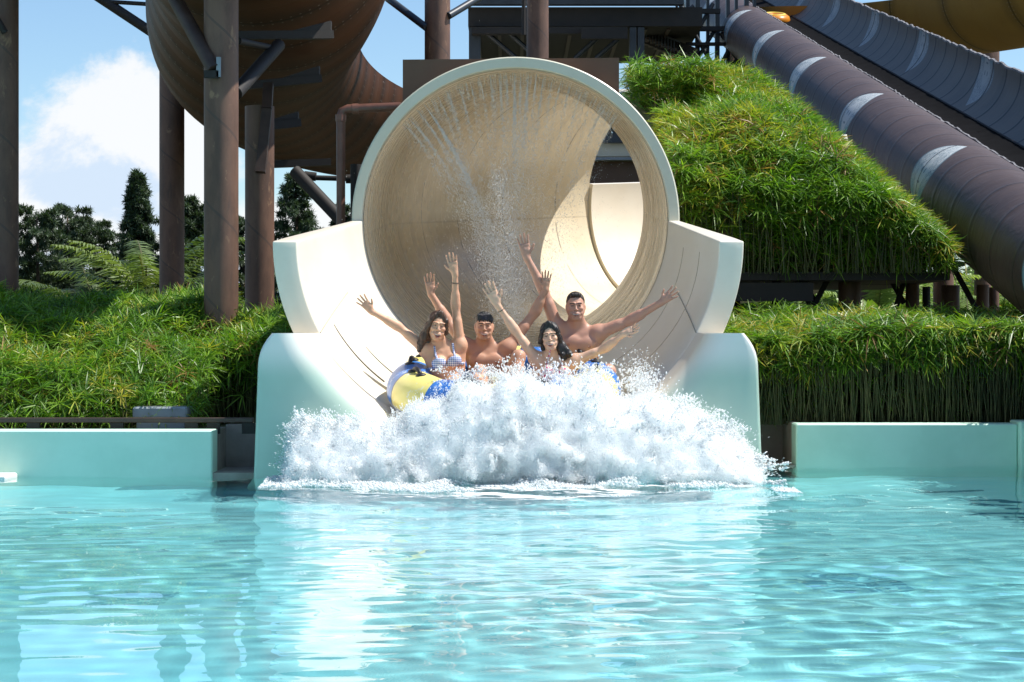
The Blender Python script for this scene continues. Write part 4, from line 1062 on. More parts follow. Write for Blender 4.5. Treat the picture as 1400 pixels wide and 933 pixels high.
# far belt of trees as one mass
n = 9000
x = rg_.uniform(-60, 60, n); y = rg_.uniform(70, 92, n); z = .3 + rg_.random(n)**.7*(3.0 + 1.0*lump(x, y, .35, 31))
V, Fq, nn = leaf_set(np.stack([x, y, z], 1), rg_.normal(0, .4, (n, 3)) + [0, 0, 1], 7, .75, .22, (-.3, 1), .2, rg_)
o = add_mesh('distant_woods', V, Fq, M['needle']); set_col(o, 'leafcol', np.repeat(np.array([[.05, .08, .03]])*rg_.uniform(.6, 1.5, (n, 1)), 7*6, 0)); tag(o, 'belt of far green trees closing the view behind the posts and hedges', 'woods', kind='stuff')
# greenery behind the right posts
n = 2600
x = rg_.uniform(3.0, 14, n); y = rg_.uniform(38, 42, n); z = .3 + rg_.random(n)**.8*(1.9 + .4*lump(x, y, .9, 33))
V, Fq, nn = leaf_set(np.stack([x, y, z], 1), rg_.normal(0, .4, (n, 3)) + [0, -.2, 1], 12, .42, .035, (-.2, 1), .5, rg_)
o = add_mesh('rear_shrubbery', V, Fq, M['leaf']); set_col(o, 'leafcol', star_cols(n, 12, rg_, .2, .03, 1.1)); tag(o, 'sunlit shrubs seen through the posts under the planter deck', 'shrubs', kind='stuff')
# ------------------------------------------------------------------ implicit surfaces for bodies
def smin(a, b, k):
    h = np.clip(.5 + .5*(b-a)/k, 0, 1)
    return b + (a-b)*h - k*h*(1-h)
def smax(a, b, k): return -smin(-a, -b, k)
def sd_cone(P, a, b, r1, r2):
    """tapered capsule"""
    a = np.asarray(a, float); b = np.asarray(b, float); d = b-a; L2 = d@d
    t = np.clip(((P-a)@d)/L2, 0, 1)
    q = P - a - t[:, None]*d
    return np.sqrt((q*q).sum(1)) - (r1 + (r2-r1)*t)
def sd_ell(P, c, r, Rm=None):
    q = P - np.asarray(c, float)
    if Rm is not None: q = q @ Rm          # columns = local axes
    r = np.asarray(r, float)
    k0 = np.sqrt(((q/r)**2).sum(1)); k1 = np.sqrt(((q/(r*r))**2).sum(1))
    return k0*(k0-1)/(k1+1e-9)
def sdf_mesh(fn, lo, hi, h, B=20, margin=1.5):
    """surface nets over sparse blocks -> welded quads"""
    lo = np.asarray(lo, float); nb = np.ceil((np.asarray(hi)-lo)/(h*B)).astype(int)
    bi = np.stack(np.meshgrid(*[np.arange(k) for k in nb], indexing='ij'), -1).reshape(-1, 3)
    cen = lo + (bi+.5)*h*B
    keep = np.abs(fn(cen)) < h*B*.87*margin
    keys = []; pos = []; quads = []
    G = np.int64(4096)
    ar = np.arange(B+1)
    off = np.stack(np.meshgrid(ar, ar, ar, indexing='ij'), -1).reshape(-1, 3)
    corners = [(0,0,0),(1,0,0),(0,1,0),(1,1,0),(0,0,1),(1,0,1),(0,1,1),(1,1,1)]
    edges = [(0,1),(2,3),(4,5),(6,7),(0,2),(1,3),(4,6),(5,7),(0,4),(1,5),(2,6),(3,7)]
    R_ = h*B*.87
    for b in bi[keep]:
        o = b*B
        if hasattr(fn, 'near'): fn.near(lo + (b+.5)*h*B, R_)
        V = fn(lo + (o+off)*h).reshape(B+1, B+1, B+1)
        if V.min() > 0 or V.max() < 0: continue
        c = np.stack([V[x:B+x, y:B+y, z:B+z] for x, y, z in corners], -1)
        ins = c < 0; act = ins.any(-1) & ~ins.all(-1)
        ii = np.argwhere(act); cv = c[act]
        acc = np.zeros((len(ii), 3)); cnt = np.zeros(len(ii))
        for e0, e1 in edges:
            v0, v1 = cv[:, e0], cv[:, e1]; m = (v0 < 0) != (v1 < 0)
            t = np.where(m, v0/np.where(m, v0-v1, 1), 0)
            p0 = np.array(corners[e0], float); p1 = np.array(corners[e1], float)
            acc += np.where(m[:, None], p0 + t[:, None]*(p1-p0), 0); cnt += m
        g = ii + o
        keys.append((g[:, 0]*G + g[:, 1])*G + g[:, 2] if len(g) else np.zeros(0, np.int64))
        pos.append(lo + (g + acc/cnt[:, None])*h)
        for ax in range(3):
            sl0 = [slice(0, B)]*3; sl1 = [slice(0, B)]*3; sl1[ax] = slice(1, B+1)
            a0 = V[tuple(sl0)] < 0; a1 = V[tuple(sl1)] < 0
            q = np.argwhere(a0 != a1) + o
            if not len(q): continue
            flip = a0[tuple((q-o).T)]
            u, w = (ax+1) % 3, (ax+2) % 3
            du = np.zeros(3, int); du[u] = 1; dw = np.zeros(3, int); dw[w] = 1
            qq = [q-du-dw, q-dw, q, q-du]
            kk = np.stack([(x[:, 0].astype(np.int64)*G + x[:, 1])*G + x[:, 2] for x in qq], 1)
            kk[~flip] = kk[~flip][:, ::-1]
            quads.append(kk)
    if hasattr(fn, 'near'): fn.near(None, 0)
    K = np.concatenate(keys); Pn = np.concatenate(pos); Q = np.concatenate(quads)
    srt = np.argsort(K); K = K[srt]; Pn = Pn[srt]
    ix = np.clip(np.searchsorted(K, Q), 0, len(K)-1)
    ok = (K[ix] == Q).all(1)
    return Pn, ix[ok].astype(np.int32)
def rotm(yaw, pitch, roll):
    """columns = local x (picture right), y (to the back), z (up)"""
    return np.array(Matrix.Rotation(yaw, 3, 'Z') @ Matrix.Rotation(pitch, 3, 'X') @ Matrix.Rotation(roll, 3, 'Y'))

def skin_mat():
    m, nt, b, o = new_mat('skin')
    a = N(nt, 'ShaderNodeAttribute'); a.attribute_name = 'skincol'
    g = wpos(nt); n1 = noise(nt, g, 14, 5, .6)
    c = mixc(nt, math_n(nt, 'MULTIPLY', sstep(nt, n1, .4, .7), .18), a.outputs['Color'], (.55, .22, .15, 1), 'MIX')
    nt.links.new(c, b.inputs['Base Color'])
    b.inputs['Roughness'].default_value = .52; b.inputs['Subsurface Weight'].default_value = .12
    b.inputs['Subsurface Radius'].default_value = (.02, .008, .004); b.inputs['Subsurface Scale'].default_value = .5
    bump(nt, b, noise(nt, g, 60, 3, .6), .08, .004)
    return m
M['skin'] = skin_mat()
def hair_mat(name, col):
    m, nt, b, o = new_mat(name)
    g = wpos(nt); n1 = noise(nt, g, 60, 3, .6, .3, mapping=(1.6, 1.6, .22))
    c = mixc(nt, sstep(nt, n1, .35, .65), (*col, 1), tuple(x*.45 for x in col)+(1,))
    nt.links.new(c, b.inputs['Base Color']); b.inputs['Roughness'].default_value = .38
    bump(nt, b, n1, .6, .01)
    return m
def gingham():
    m, nt, b, o = new_mat('blue_gingham')
    g = wpos(nt); sx = N(nt, 'ShaderNodeSeparateXYZ'); nt.links.new(g, sx.inputs[0])
    s1 = math_n(nt, 'LESS_THAN', math_n(nt, 'FRACT', math_n(nt, 'MULTIPLY', sx.outputs[0], 62)), .5)
    s2 = math_n(nt, 'LESS_THAN', math_n(nt, 'FRACT', math_n(nt, 'MULTIPLY', sx.outputs[2], 62)), .5)
    f = math_n(nt, 'MULTIPLY', math_n(nt, 'ADD', s1, s2), .5)
    nt.links.new(mixc(nt, f, (.72, .75, .82, 1), (.045, .12, .42, 1)), b.inputs['Base Color']); b.inputs['Roughness'].default_value = .7
    return m
def floral(name, base, c2, sc=38):
    m, nt, b, o = new_mat(name)
    v = N(nt, 'ShaderNodeTexVoronoi'); v.inputs['Scale'].default_value = sc; nt.links.new(wpos(nt), v.inputs['Vector'])
    f = math_n(nt, 'LESS_THAN', v.outputs['Distance'], .42)
    nt.links.new(mixc(nt, f, (*base, 1), (*c2, 1)), b.inputs['Base Color']); b.inputs['Roughness'].default_value = .7
    return m

def unit(v): v = np.asarray(v, float); return v/np.linalg.norm(v)
def V3(v): return np.array(v, float)

class Person:
    def __init__(s, spec):
        s.k = spec; s.pr = []; s.act = None; s.build()
    def add(s, f, k=.02, sub=False): s.pr.append((f, k, sub))
    def near(s, c, R_):
        """keep only the shapes that can matter inside a ball round c"""
        s.act = None
        if c is None: return
        c = c[None]; dt = s.sdf(c)[0]
        s.act = [(f, k, sub) for f, k, sub in s.pr if (f(c)[0]*.9 < (3.2*R_ if sub else max(dt, -R_) + 2.2*R_ + k))]
    def sdf(s, P, parts=None):
        d = np.full(len(P), 9.0)
        for f, k, sub in (s.act if s.act is not None else s.pr):
            e = f(P)
            d = smax(d, -e, k) if sub else smin(d, e, k)
        return d
    def hand(s, W, T, side, sc, curl=.25, spread=1.0, normal=(0, -1, 0)):
        """W wrist, T tip of the middle finger, side: +1 if the thumb points to picture right"""
        W = V3(W); T = V3(T); d = unit(T-W); n = V3(normal); n = unit(n - (n@d)*d); sd_ = unit(np.cross(d, n))
        if sd_[0]*1.0 < 0 and abs(sd_[0]) > .15: sd_ = -sd_
        elif abs(sd_[0]) <= .15 and sd_[2] < 0: sd_ = -sd_
        sd_ = sd_*side
        L = .185*sc
        pc = W + d*L*.28
        Rm = np.stack([sd_, d, n], 1)
        hw = .039*sc
        def palm(P):
            q = (P-pc) @ Rm
            # rounded plate widening to the knuckles
            w = (hw*.66 + hw*.30*np.clip((q[:, 1]+L*.22)/(L*.5), 0, 1))
            dx = np.maximum(np.abs(q[:, 0])-w+.008*sc, 0); dy = np.maximum(np.abs(q[:, 1])-L*.20, 0); dz = np.maximum(np.abs(q[:, 2])-.004*sc, 0)
            return np.sqrt(dx*dx+dy*dy+dz*dz) - .0105*sc
        s.add(palm, .012)
        s.add(lambda P: sd_cone(P, W - d*.01, pc, .0215*sc, .020*sc), .02)
        s.add(lambda P: sd_ell(P, pc + sd_*hw*.5 - d*L*.06 + n*.008*sc, V3((.016, .030, .012))*sc, Rm), .012)   # ball of the thumb
        kn = W + d*L*.50
        for x, ln, an, r in ((.78, .40, .20, .0082), (.27, .455, .06, .0086), (-.25, .42, -.08, .0082), (-.75, .33, -.24, .0072)):
            b = kn + sd_*hw*x - d*abs(x)**2*.010*sc
            a = an*spread; fd = unit(d*math.cos(a) + sd_*math.sin(a))
            cu = curl*(.8+.5*rng.random())
            m1 = b + fd*L*ln*.46 + n*L*ln*.46*cu*.25
            m2 = m1 + unit(fd + n*cu*.7)*L*ln*.30
            m3 = m2 + unit(fd + n*cu*1.3)*L*ln*.24
            s.add(lambda P, b=b, m1=m1, r=r: sd_cone(P, b - fd*.012*sc, m1, r*1.05*sc, r*.97*sc), .006)
            s.add(lambda P, m1=m1, m2=m2, r=r: sd_cone(P, m1, m2, r*.98*sc, r*.88*sc), .003)
            s.add(lambda P, m2=m2, m3=m3, r=r: sd_cone(P, m2, m3, r*.88*sc, r*.74*sc), .003)
        tb = pc + sd_*hw*.62 - d*L*.10
        t1 = tb + unit(sd_*.85 + d*.62 + n*.15)*L*.20; t2 = t1 + unit(sd_*.50 + d*.85 + n*.1)*L*.17
        s.add(lambda P: sd_cone(P, tb, t1, .0125*sc, .0098*sc), .012)
        s.add(lambda P: sd_cone(P, t1, t2, .0098*sc, .0075*sc), .004)
    def build(s):
        k = s.k; sc = k.get('sc', 1.0); fem = k['fem']; mus = k.get('mus', 1.0)
        s.R = rotm(*k['head_rot']); s.hc = V3(k['head']); s.hs = k.get('hs', 1.0)*1.0
        hs = s.hs; R = s.R; hc = s.hc
        def L2W(p): return hc + R @ (V3(p)*hs)
        def ell(c, r, kk=.02, sub=False, rot=None):
            Rm = R if rot is None else R @ rot
            s.add(lambda P, c=L2W(c), r=V3(r)*hs: sd_ell(P, c, r, Rm), kk, sub)
        def cap(a, b, r1, r2, kk=.02, sub=False):
            s.add(lambda P, a=L2W(a), b=L2W(b): sd_cone(P, a, b, r1*hs, r2*hs), kk, sub)
        sl_, sr = V3(k['sl']), V3(k['sr'])         # shoulder joints, picture left / right
        nb = V3(k['neck']); hip = V3(k['hip'])
        up = unit(nb-hip); rt = unit(sr-sl_); fw = unit(np.cross(rt, up))   # fw points to the back or front
        if fw[1] > 0: fw = -fw                     # front = towards the pool (-Y)
        TR = np.stack([rt, -fw, up], 1)
        s.TR = TR; s.nb = nb; s.hip = hip
        H_ = np.linalg.norm(nb-hip)
        def tp(x, y, z): return nb + rt*x - fw*y + up*z     # y to the back, z down negative
        s.tp = tp
        sw = np.linalg.norm(sr-sl_)/2
        # torso
        if fem:
            s.add(lambda P: sd_ell(P, tp(0, .015, -.15), (.128*sc, .088*sc, .155*sc), TR), .03)
            s.add(lambda P: sd_ell(P, tp(0, .015, -.34), (.105*sc, .080*sc, .13*sc), TR), .06)
            s.add(lambda P: sd_ell(P, hip + up*.03, (.155*sc, .105*sc, .11*sc), TR), .07)
            s.br = [tp(x*.068*sc, -.088*sc, -.135*sc) for x in (-1, 1)]
            for c in s.br:
                s.add(lambda P, c=c: sd_ell(P, c, (.056*sc, .052*sc, .058*sc), TR), .035)
        else:
            s.add(lambda P: sd_ell(P, tp(0, .02, -.17), (.160*sc*mus, .105*sc, .185*sc), TR), .03)
            s.add(lambda P: sd_ell(P, tp(0, .02, -.36), (.135*sc*mus, .092*sc, .15*sc), TR), .07)
            s.add(lambda P: sd_ell(P, hip + up*.03, (.150*sc, .105*sc, .11*sc), TR), .07)
            for x in (-1, 1):
                s.add(lambda P, c=tp(x*.072*sc, -.070*sc, -.125*sc): sd_ell(P, c, (.074*sc, .026*sc, .056*sc), TR), .03)
                for zz in (-.25, -.305, -.36):
                    s.add(lambda P, c=tp(x*.030*sc, -.072*sc, zz*sc): sd_ell(P, c, (.030*sc, .017*sc, .028*sc), TR), .016)
            s.add(lambda P: sd_cone(P, tp(0, -.125*sc, -.08*sc), tp(0, -.118*sc, -.40*sc), .006, .006), .02, True)
            s.br = [tp(x*.092*sc, -.100*sc, -.150*sc) for x in (-1, 1)]
        # shoulder girdle, collar bones, neck
        for S_, x in ((sl_, -1), (sr, 1)):
            s.add(lambda P, S_=S_: sd_cone(P, tp(0, .02, -.055*sc), S_ + (nb-S_)*.12, .058*sc, .056*sc if not fem else .046*sc), .05)
            s.add(lambda P, S_=S_, x=x: sd_cone(P, tp(x*.022, -.045*sc, -.048*sc), S_*.72 + tp(x*.02, -.05, -.03)*.28 + up*.022, .0095*sc, .0085*sc), .014)
            s.add(lambda P, x=x: sd_cone(P, L2W((x*.02, .03, -.07)), tp(x*sw*.52, .03, -.03*sc), .032*sc, .028*sc), .05)   # trapezius
            s.add(lambda P, S_=S_, x=x: sd_cone(P, S_, tp(x*.11*sc, .03, -.20*sc), .052*sc, .045*sc), .05)     # lat / armpit
        nr = .046 if fem else .057
        s.add(lambda P: sd_cone(P, tp(0, .025, -.03), L2W((0, .022, -.055)), nr*1.08*sc, nr*.95*sc), .03)
        # arms
        for key, S_ in (('l', sl_), ('r', sr)):
            E_, W_, T_ = [V3(q) for q in k['arm_'+key]]
            ua = unit(E_-S_); fa = unit(W_-E_)
            u0 = (.043 if fem else .055*mus)*sc; e0 = (.034 if fem else .041)*sc; w0 = (.0235 if fem else .028)*sc
            s.add(lambda P, S_=S_, ua=ua: sd_ell(P, S_ + ua*.025, V3((1, 1, 1))*(.052 if fem else .066*mus)*sc), .05)
            s.add(lambda P, S_=S_, E_=E_: sd_cone(P, S_, E_, u0, e0), .04)
            mid = S_*.52+E_*.48
            s.add(lambda P, mid=mid, ua=ua: sd_cone(P, mid-ua*.05+V3((0, -.010, 0)), mid+ua*.05+V3((0, -.010, 0)), (.033 if fem else .044*mus)*sc, (.031 if fem else .041)*sc), .03)
            s.add(lambda P, E_=E_, W_=W_: sd_cone(P, E_, W_, e0, w0), .025)
            s.add(lambda P, E_=E_, fa=fa: sd_cone(P, E_+fa*.035, E_+fa*.10, (.036 if fem else .044)*sc, (.031 if fem else .038)*sc), .03)
            s.hand(W_, T_, k['thumb_'+key], np.linalg.norm(T_-W_)/.185, k.get('curl', .22), k.get('spread_'+key, 1.0), k.get('normal_'+key, (0, -1, 0)))
        # legs
        for q in ('leg_l', 'leg_r'):
            Hj, Kn, An, To = [V3(z) for z in k[q]]
            s.add(lambda P, Hj=Hj, Kn=Kn: sd_cone(P, Hj, Kn, .088*sc, .058*sc), .05)
            s.add(lambda P, Kn=Kn, An=An: sd_cone(P, Kn, An, .055*sc, .038*sc), .03)
            cf = Kn*.68+An*.32 + V3((0, .03, -.02))
            s.add(lambda P, cf=cf: sd_ell(P, cf, (.052*sc, .055*sc, .075*sc)), .04)
            s.add(lambda P, An=An, To=To: sd_cone(P, An + V3((0, .02, -.02)), To, .036*sc, .024*sc), .03)
        s.legs = k['leg_l'], k['leg_r']
        # head
        ell((0, .018, .030), (.0745, .094, .088), .02)
        ell((0, -.016, -.030), (.0575 if fem else .0635, .070, .086), .03)
        cap((-.012, -.060, -.100), (.012, -.060, -.100), .019 if fem else .022, .019 if fem else .022, .03)
        for x in (-1, 1):
            cap((x*(.049 if fem else .053), .0, -.040), (x*.018, -.050, -.095), .017 if fem else .021, .014 if fem else .018, .03)
            ell((x*.040, -.064, -.022), (.022, .020, .018), .022)
            ell((x*.031, -.0985, .003), (.018, .0165, .0115), .014, True)
            ell((x*.031, -.0735, .003), (.0140, .0135, .0115), .003)
            cap((x*.012, -.088, .024), (x*.046, -.076, .026), .0085, .0075, .012)
            ell((x*.077, .014, -.008), (.010, .020, .031), .008)
            ell((x*.0105, -.090, -.033), (.0070, .0090, .0065), .006)
        cap((0, -.085, .014), (0, -.1035, -.026), .0068, .0084, .011)
        ell((0, -.1025, -.028), (.0092, .0090, .0085), .006)
        mo = k.get('mouth', .5); s.mo = mo
        mz = -.066
        ell((0, -.077, mz-.002), (.036, .020, .022), .014)
        s.D = .0095 + .016*mo
        for x in (-1, 1):
            cap((0, -.0960, mz+.0060), (x*.029, -.0795, mz+.0105), .0042, .0028, .005)
            cap((0, -.0945, mz-s.D-.0065), (x*.027, -.0795, mz+.0030), .0052, .0030, .005)
            ell((x*.043, -.062, mz+.006), (.013, .014, .014), .012)      # cheeks pushed up by the smile
    def mesh(s, h=.0043):
        k = s.k
        pts = [s.hc, V3(k['sl']), V3(k['sr']), V3(k['hip'])] + [V3(q) for kk in ('arm_l', 'arm_r', 'leg_l', 'leg_r') for q in k[kk]]
        lo = np.min(pts, 0) - .16; hi = np.max(pts, 0) + .16
        fn = lambda P: s.sdf(P)
        fn.near = s.near
        return sdf_mesh(fn, lo, hi, h, 14)
    def colors(s, P):
        k = s.k; base = V3(k['skin']); C = np.tile(base, (len(P), 1))
        q = ((P - s.hc) @ s.R)/s.hs
        head = (np.abs(q[:, 0]) < .10) & (np.abs(q[:, 2]) < .13) & (np.abs(q[:, 1]) < .13)
        x, y, z = q.T; front = head & (y < -.03); ax = np.abs(x)
        def put(m, c, a=1.0):
            a = np.clip(np.where(m, a, 0), 0, 1)[:, None]; C[:] = C*(1-a) + V3(c)*a
        mz = -.066; mo = s.mo
        # warm cheeks, stubble
        put(front, base*V3((1.05, .80, .76)), .5*np.exp(-(((ax-.040)/.018)**2 + ((z+.025)/.018)**2)))
        if k.get('stubble'): put(head & (y < .03), base*.50, k['stubble']*np.clip((-.035-z)/.02, 0, 1)*np.clip(1 - ((ax < .030) & (z > -.052) & (y < -.07)), 0, 1))
        # lips, mouth, teeth
        xn = np.clip(ax/.029, 0, 1.4)**2
        zu = mz - .0022 + .0080*xn; zl = mz - .0030 - s.D*(1-xn) + .0088*xn
        mface = front & (y < -.055)
        dl = np.maximum(z-zu, zl-z)
        put(mface & (ax < .034), k.get('lip', (.50, .19, .15)), np.clip(1-(dl-.0045)/.003, 0, 1)*.62)
        put(mface & (ax < .027) & (z < zl), V3(k.get('lip', (.50, .19, .15)))*.62, np.clip(1-(dl-.0055)/.003, 0, 1)*.8)
        inm = mface & (ax < .029) & (dl < 0)
        put(inm, (.12, .025, .022), 1)
        put(inm & (z > zu - .0068) & (ax < .027), (.62, .56, .49), 1)
        put(mface & (np.abs(ax-.0335-.10*np.abs(z-mz-.008)) < .0022) & (z < mz+.022) & (z > mz-.004), base*.62, .6)
        # eyes and brows
        ex = (ax-.031); ez = z-.003
        e = (ex/.0135)**2 + (ez/(.0056*k.get('eye', 1)))**2
        put(front & (e < 1.8), (.09, .045, .032), .6)
        put(front & (e < .8), (.26, .20, .165), .9)
        put(front & ((ex/.0066)**2 + (ez/.0066)**2 < 1) & (e < 1.3), (.025, .013, .010), 1)
        bz = z - (.0215 + .004*(1-((ax-.030)/.02)**2))
        put(front & (ax > .011) & (ax < .051) & (np.abs(bz) < (.0042 if k['fem'] else .0062)), k['brow'], .85)
        put(front & (((ax-.010)/.005)**2 + ((z+.041)/.003)**2 < 1), base*.3, .8)
        if not k['fem']:
            for c in s.br:
                d = np.linalg.norm(P-c, axis=1); put(d < .016, base*V3((.55, .40, .38)), .8)
        return C
def make_person(name, spec, label):
    s = Person(spec)
    P, Q = s.mesh()
    root = add_mesh(name, P, Q, M['skin'], None, True); set_col(root, 'skincol', s.colors(P)); tag(root, label, 'person', 'riders in the raft')
    return root, s
def shell_piece(s, name, region, off, mat, root, lo, hi, h=.004):
    fn = lambda P: smax(s.sdf(P) - off, region(P), .004)
    fn.near = s.near
    P, Q = sdf_mesh(fn, lo, hi, h, 16, 2.2)
    return add_mesh(name, P, Q, mat, root, True)
def hair_piece(s, name, prims, mat, root, lo, hi, amp=.004, freq=260, h=.004, cut=None):
    """prims in head space: ('e', c, r) or ('c', a, b, r1, r2)"""
    L2W = lambda p: s.hc + s.R @ (V3(p)*s.hs)
    def fn(P):
        d = np.full(len(P), 9.0)
        for p in prims:
            if p[0] == 'e': e = sd_ell(P, L2W(p[1]), V3(p[2])*s.hs, s.R)
            else: e = sd_cone(P, L2W(p[1]), L2W(p[2]), p[3]*s.hs, p[4]*s.hs)
            d = smin(d, e, .014)
        q = ((P-s.hc) @ s.R)/s.hs
        a = np.arctan2(q[:, 0], q[:, 1]+.02)
        d = d + amp*np.sin(a*freq/14 + 9*np.sin(q[:, 2]*17) + 3*np.sin(q[:, 1]*40)) + amp*.6*np.sin(q[:, 0]*freq + q[:, 2]*60*np.sin(q[:, 1]*20))
        if cut is not None: d = smax(d, -cut(q), .006)
        return d
    P, Q = sdf_mesh(fn, lo, hi, h, 16, 2.4)
    return add_mesh(name, P, Q, mat, root, True)

def A3(px, py, Y): return np.array(at(px, py, Y))
# face opening shared by the hair pieces: keeps the face clear
def face_cut(top=.072, w=.062, low=-.2):
    def f(q):
        x, y, z = q.T
        e = np.sqrt((x/w)**2 + ((z+.01)/(top+.01))**2) - 1
        e = np.where(z < -.01, np.maximum(np.abs(x)/w-1, -1), e)
        return np.maximum(e*.05, y + .035)
    return f

# --- woman in the blue gingham bikini, left
YW1 = 16.95
sp = dict(fem=True, sc=1.0, hs=1.02, head=A3(598, 446, YW1-.06), head_rot=(.16, .03, .13), neck=A3(606, 474, YW1+.02), sl=A3(584, 480, YW1), sr=A3(629, 474, YW1+.03), hip=A3(618, 544, YW1-.02),
          arm_l=[A3(545, 447, YW1-.02), A3(508, 426, YW1-.10), A3(489, 404, YW1-.13)], arm_r=[A3(623, 420, YW1+.02), A3(622, 374, YW1-.04), A3(616, 344, YW1-.06)],
          thumb_l=1, thumb_r=-1, spread_l=1.3, spread_r=.9,
          leg_l=[A3(606, 546, YW1-.03), A3(620, 522, YW1-.38), A3(640, 552, YW1-.36), A3(650, 556, YW1-.50)], leg_r=[A3(628, 546, YW1-.03), A3(652, 520, YW1-.36), A3(672, 552, YW1-.30), A3(682, 556, YW1-.44)],
          skin=(.62, .345, .215), brow=(.07, .035, .02), mouth=1.0, eye=.62, lip=(.58, .20, .16))
r1, s1 = make_person('person', sp, 'laughing woman in a blue gingham bikini at the left end of the raft')
hm = hair_mat('brown_hair', (.095, .045, .024))
lo = s1.hc - .20; hi = s1.hc + .20; lo[2] -= .12
hair_piece(s1, 'hair', [('e', (0, .024, .036), (.085, .101, .093)), ('c', (-.008, -.050, .112), (-.062, -.052, .050), .020, .018), ('c', (-.062, -.052, .050), (-.084, -.018, -.040), .020, .024), ('c', (.008, -.050, .112), (.060, -.052, .050), .020, .018), ('c', (.060, -.052, .050), (.080, -.012, -.045), .018, .020), ('c', (-.075, .0, .0), (-.098, .01, -.10), .030, .036), ('c', (-.098, .01, -.10), (-.120, .03, -.215), .038, .022), ('c', (-.09, .0, -.08), (-.135, .02, -.17), .02, .012), ('c', (-.05, .06, -.05), (-.075, .06, -.20), .05, .028),
           ('c', (.060, .03, .02), (.066, .05, -.10), .026, .024), ('c', (0, .08, 0), (-.01, .08, -.16), .06, .04), ('c', (.04, .07, -.05), (.03, .07, -.17), .045, .025)], hm, r1, lo, hi, .0022, 200, cut=face_cut(.070, .052))
tp = s1.tp
def cup_region(P):
    d = np.full(len(P), 9.0)
    for c, x in zip(s1.br, (-1, 1)):
        d = np.minimum(d, sd_ell(P, c + V3((0, -.01, 0)) - s1.TR[:, 2]*.010, (.062, .07, .048), s1.TR))
        q = (P - s1.nb) @ s1.TR
        d = np.minimum(d, np.maximum(np.maximum(np.abs(q[:, 0] - x*(.078 - .10*np.clip(q[:, 2]+.10, -.05, .2)*0)) - .0085, -.12-q[:, 2]), np.maximum(q[:, 1]-.01, q[:, 2]-.012)))
    q = (P - s1.nb) @ s1.TR
    d = np.minimum(d, np.maximum(np.abs(q[:, 2]+.172)-.011, np.abs(q[:, 0])-.16))
    return d
shell_piece(s1, 'bikini_top', cup_region, .0065, gingham(), r1, s1.nb + [-.22, -.22, -.34], s1.nb + [.22, .2, .08])
def brief_region(s):
    def f(P):
        q = (P - s.hip) @ s.TR
        return np.maximum(np.maximum(q[:, 2]-.045, -.12-q[:, 2]), np.abs(q[:, 0])-.175)
    return f
shell_piece(s1, 'bikini_bottom', brief_region(s1), .006, bpy.data.materials['blue_gingham'], r1, s1.hip - .2, s1.hip + .2)
def wrist_band(s, key, f, mat, r):
    E_, W_, T_ = [V3(q) for q in s.k['arm_'+key]]
    c = E_*(1-f) + W_*f; d = unit(W_-E_); a = unit(np.cross(d, [0, 1, .1])); b = np.cross(a, d)
    m = MB(); m.tube([c + (a*math.cos(t)+b*math.sin(t))*r for t in np.linspace(0, 2*PI, 25)], .0032, 6, False); return m
wrist_band(s1, 'r', .72, None, .030).build('bracelet', M['rail'], r1, True)

# --- man with wet black hair, second from the left
YM1 = 17.35
sp = dict(fem=False, sc=1.0, mus=.92, hs=1.0, head=A3(662, 446, YM1-.07), head_rot=(.04, .02, .02), neck=A3(664, 474, YM1+.01), sl=A3(639, 476, YM1), sr=A3(693, 477, YM1), hip=A3(668, 548, YM1-.02),
          arm_l=[A3(611, 438, YM1+.06), A3(589, 402, YM1+.02), A3(586, 372, YM1)], arm_r=[A3(731, 428, YM1+.05), A3(746, 396, YM1+.02), A3(748, 368, YM1)],
          thumb_l=1, thumb_r=-1, spread_l=.8, spread_r=.8,
          leg_l=[A3(652, 548, YM1-.05), A3(656, 508, YM1-.44), A3(664, 552, YM1-.66), A3(668, 558, YM1-.80)], leg_r=[A3(684, 548, YM1-.05), A3(709, 488, YM1-.38), A3(704, 548, YM1-.60), A3(706, 556, YM1-.76)],
          skin=(.51, .275, .175), brow=(.02, .012, .010), mouth=.35, eye=.6, stubble=.12, lip=(.42, .18, .14))
r2_, s2 = make_person('person', sp, 'bare chested man with wet black fringe, both arms raised between the two women')
bm_ = hair_mat('wet_black_hair', (.012, .011, .013)); bm_.node_tree.nodes['Principled BSDF'].inputs['Roughness'].default_value = .18
pr_ = [('e', (0, .026, .044), (.0795, .094, .084)), ('c', (-.05, .04, .02), (-.064, .05, -.045), .030, .022), ('c', (.05, .04, .02), (.064, .05, -.045), .030, .022), ('c', (0, .075, 0), (0, .075, -.06), .05, .04)]
for x in (-.056, -.042, -.026, -.010, .008, .022, .038, .054): pr_.append(('c', (x*.95, -.050, .090), (x*1.06+.005, -.0805+abs(x)*.42, .038 + .014*math.sin(x*190)), .0125, .0060))
lo = s2.hc - .17; hi = s2.hc + .17
hair_piece(s2, 'hair', pr_, bm_, r2_, lo, hi, .0022, 300)
def trunks(s, top=.06, length=.26):
    Hl = [V3(z) for z in s.k['leg_l'][:2]]; Hr = [V3(z) for z in s.k['leg_r'][:2]]
    def f(P):
        q = (P - s.hip) @ s.TR
        d = np.maximum(np.maximum(q[:, 2]-top, -.14-q[:, 2]), np.abs(q[:, 0])-.20)
        for a, b in (Hl, Hr):
            u = unit(b-a); t = (P-a)@u; rr = np.linalg.norm(P-a-t[:, None]*u, axis=1)
            d = np.minimum(d, np.maximum(np.maximum(-t-.05, t-length), rr-.115))
        return d
    return f
shell_piece(s2, 'swim_trunks', trunks(s2), .012, floral('dark_print_trunks', (.03, .03, .035), (.10, .10, .12)), r2_, s2.hip - [.3, .5, .25], s2.hip + [.3, .25, .35], .005)

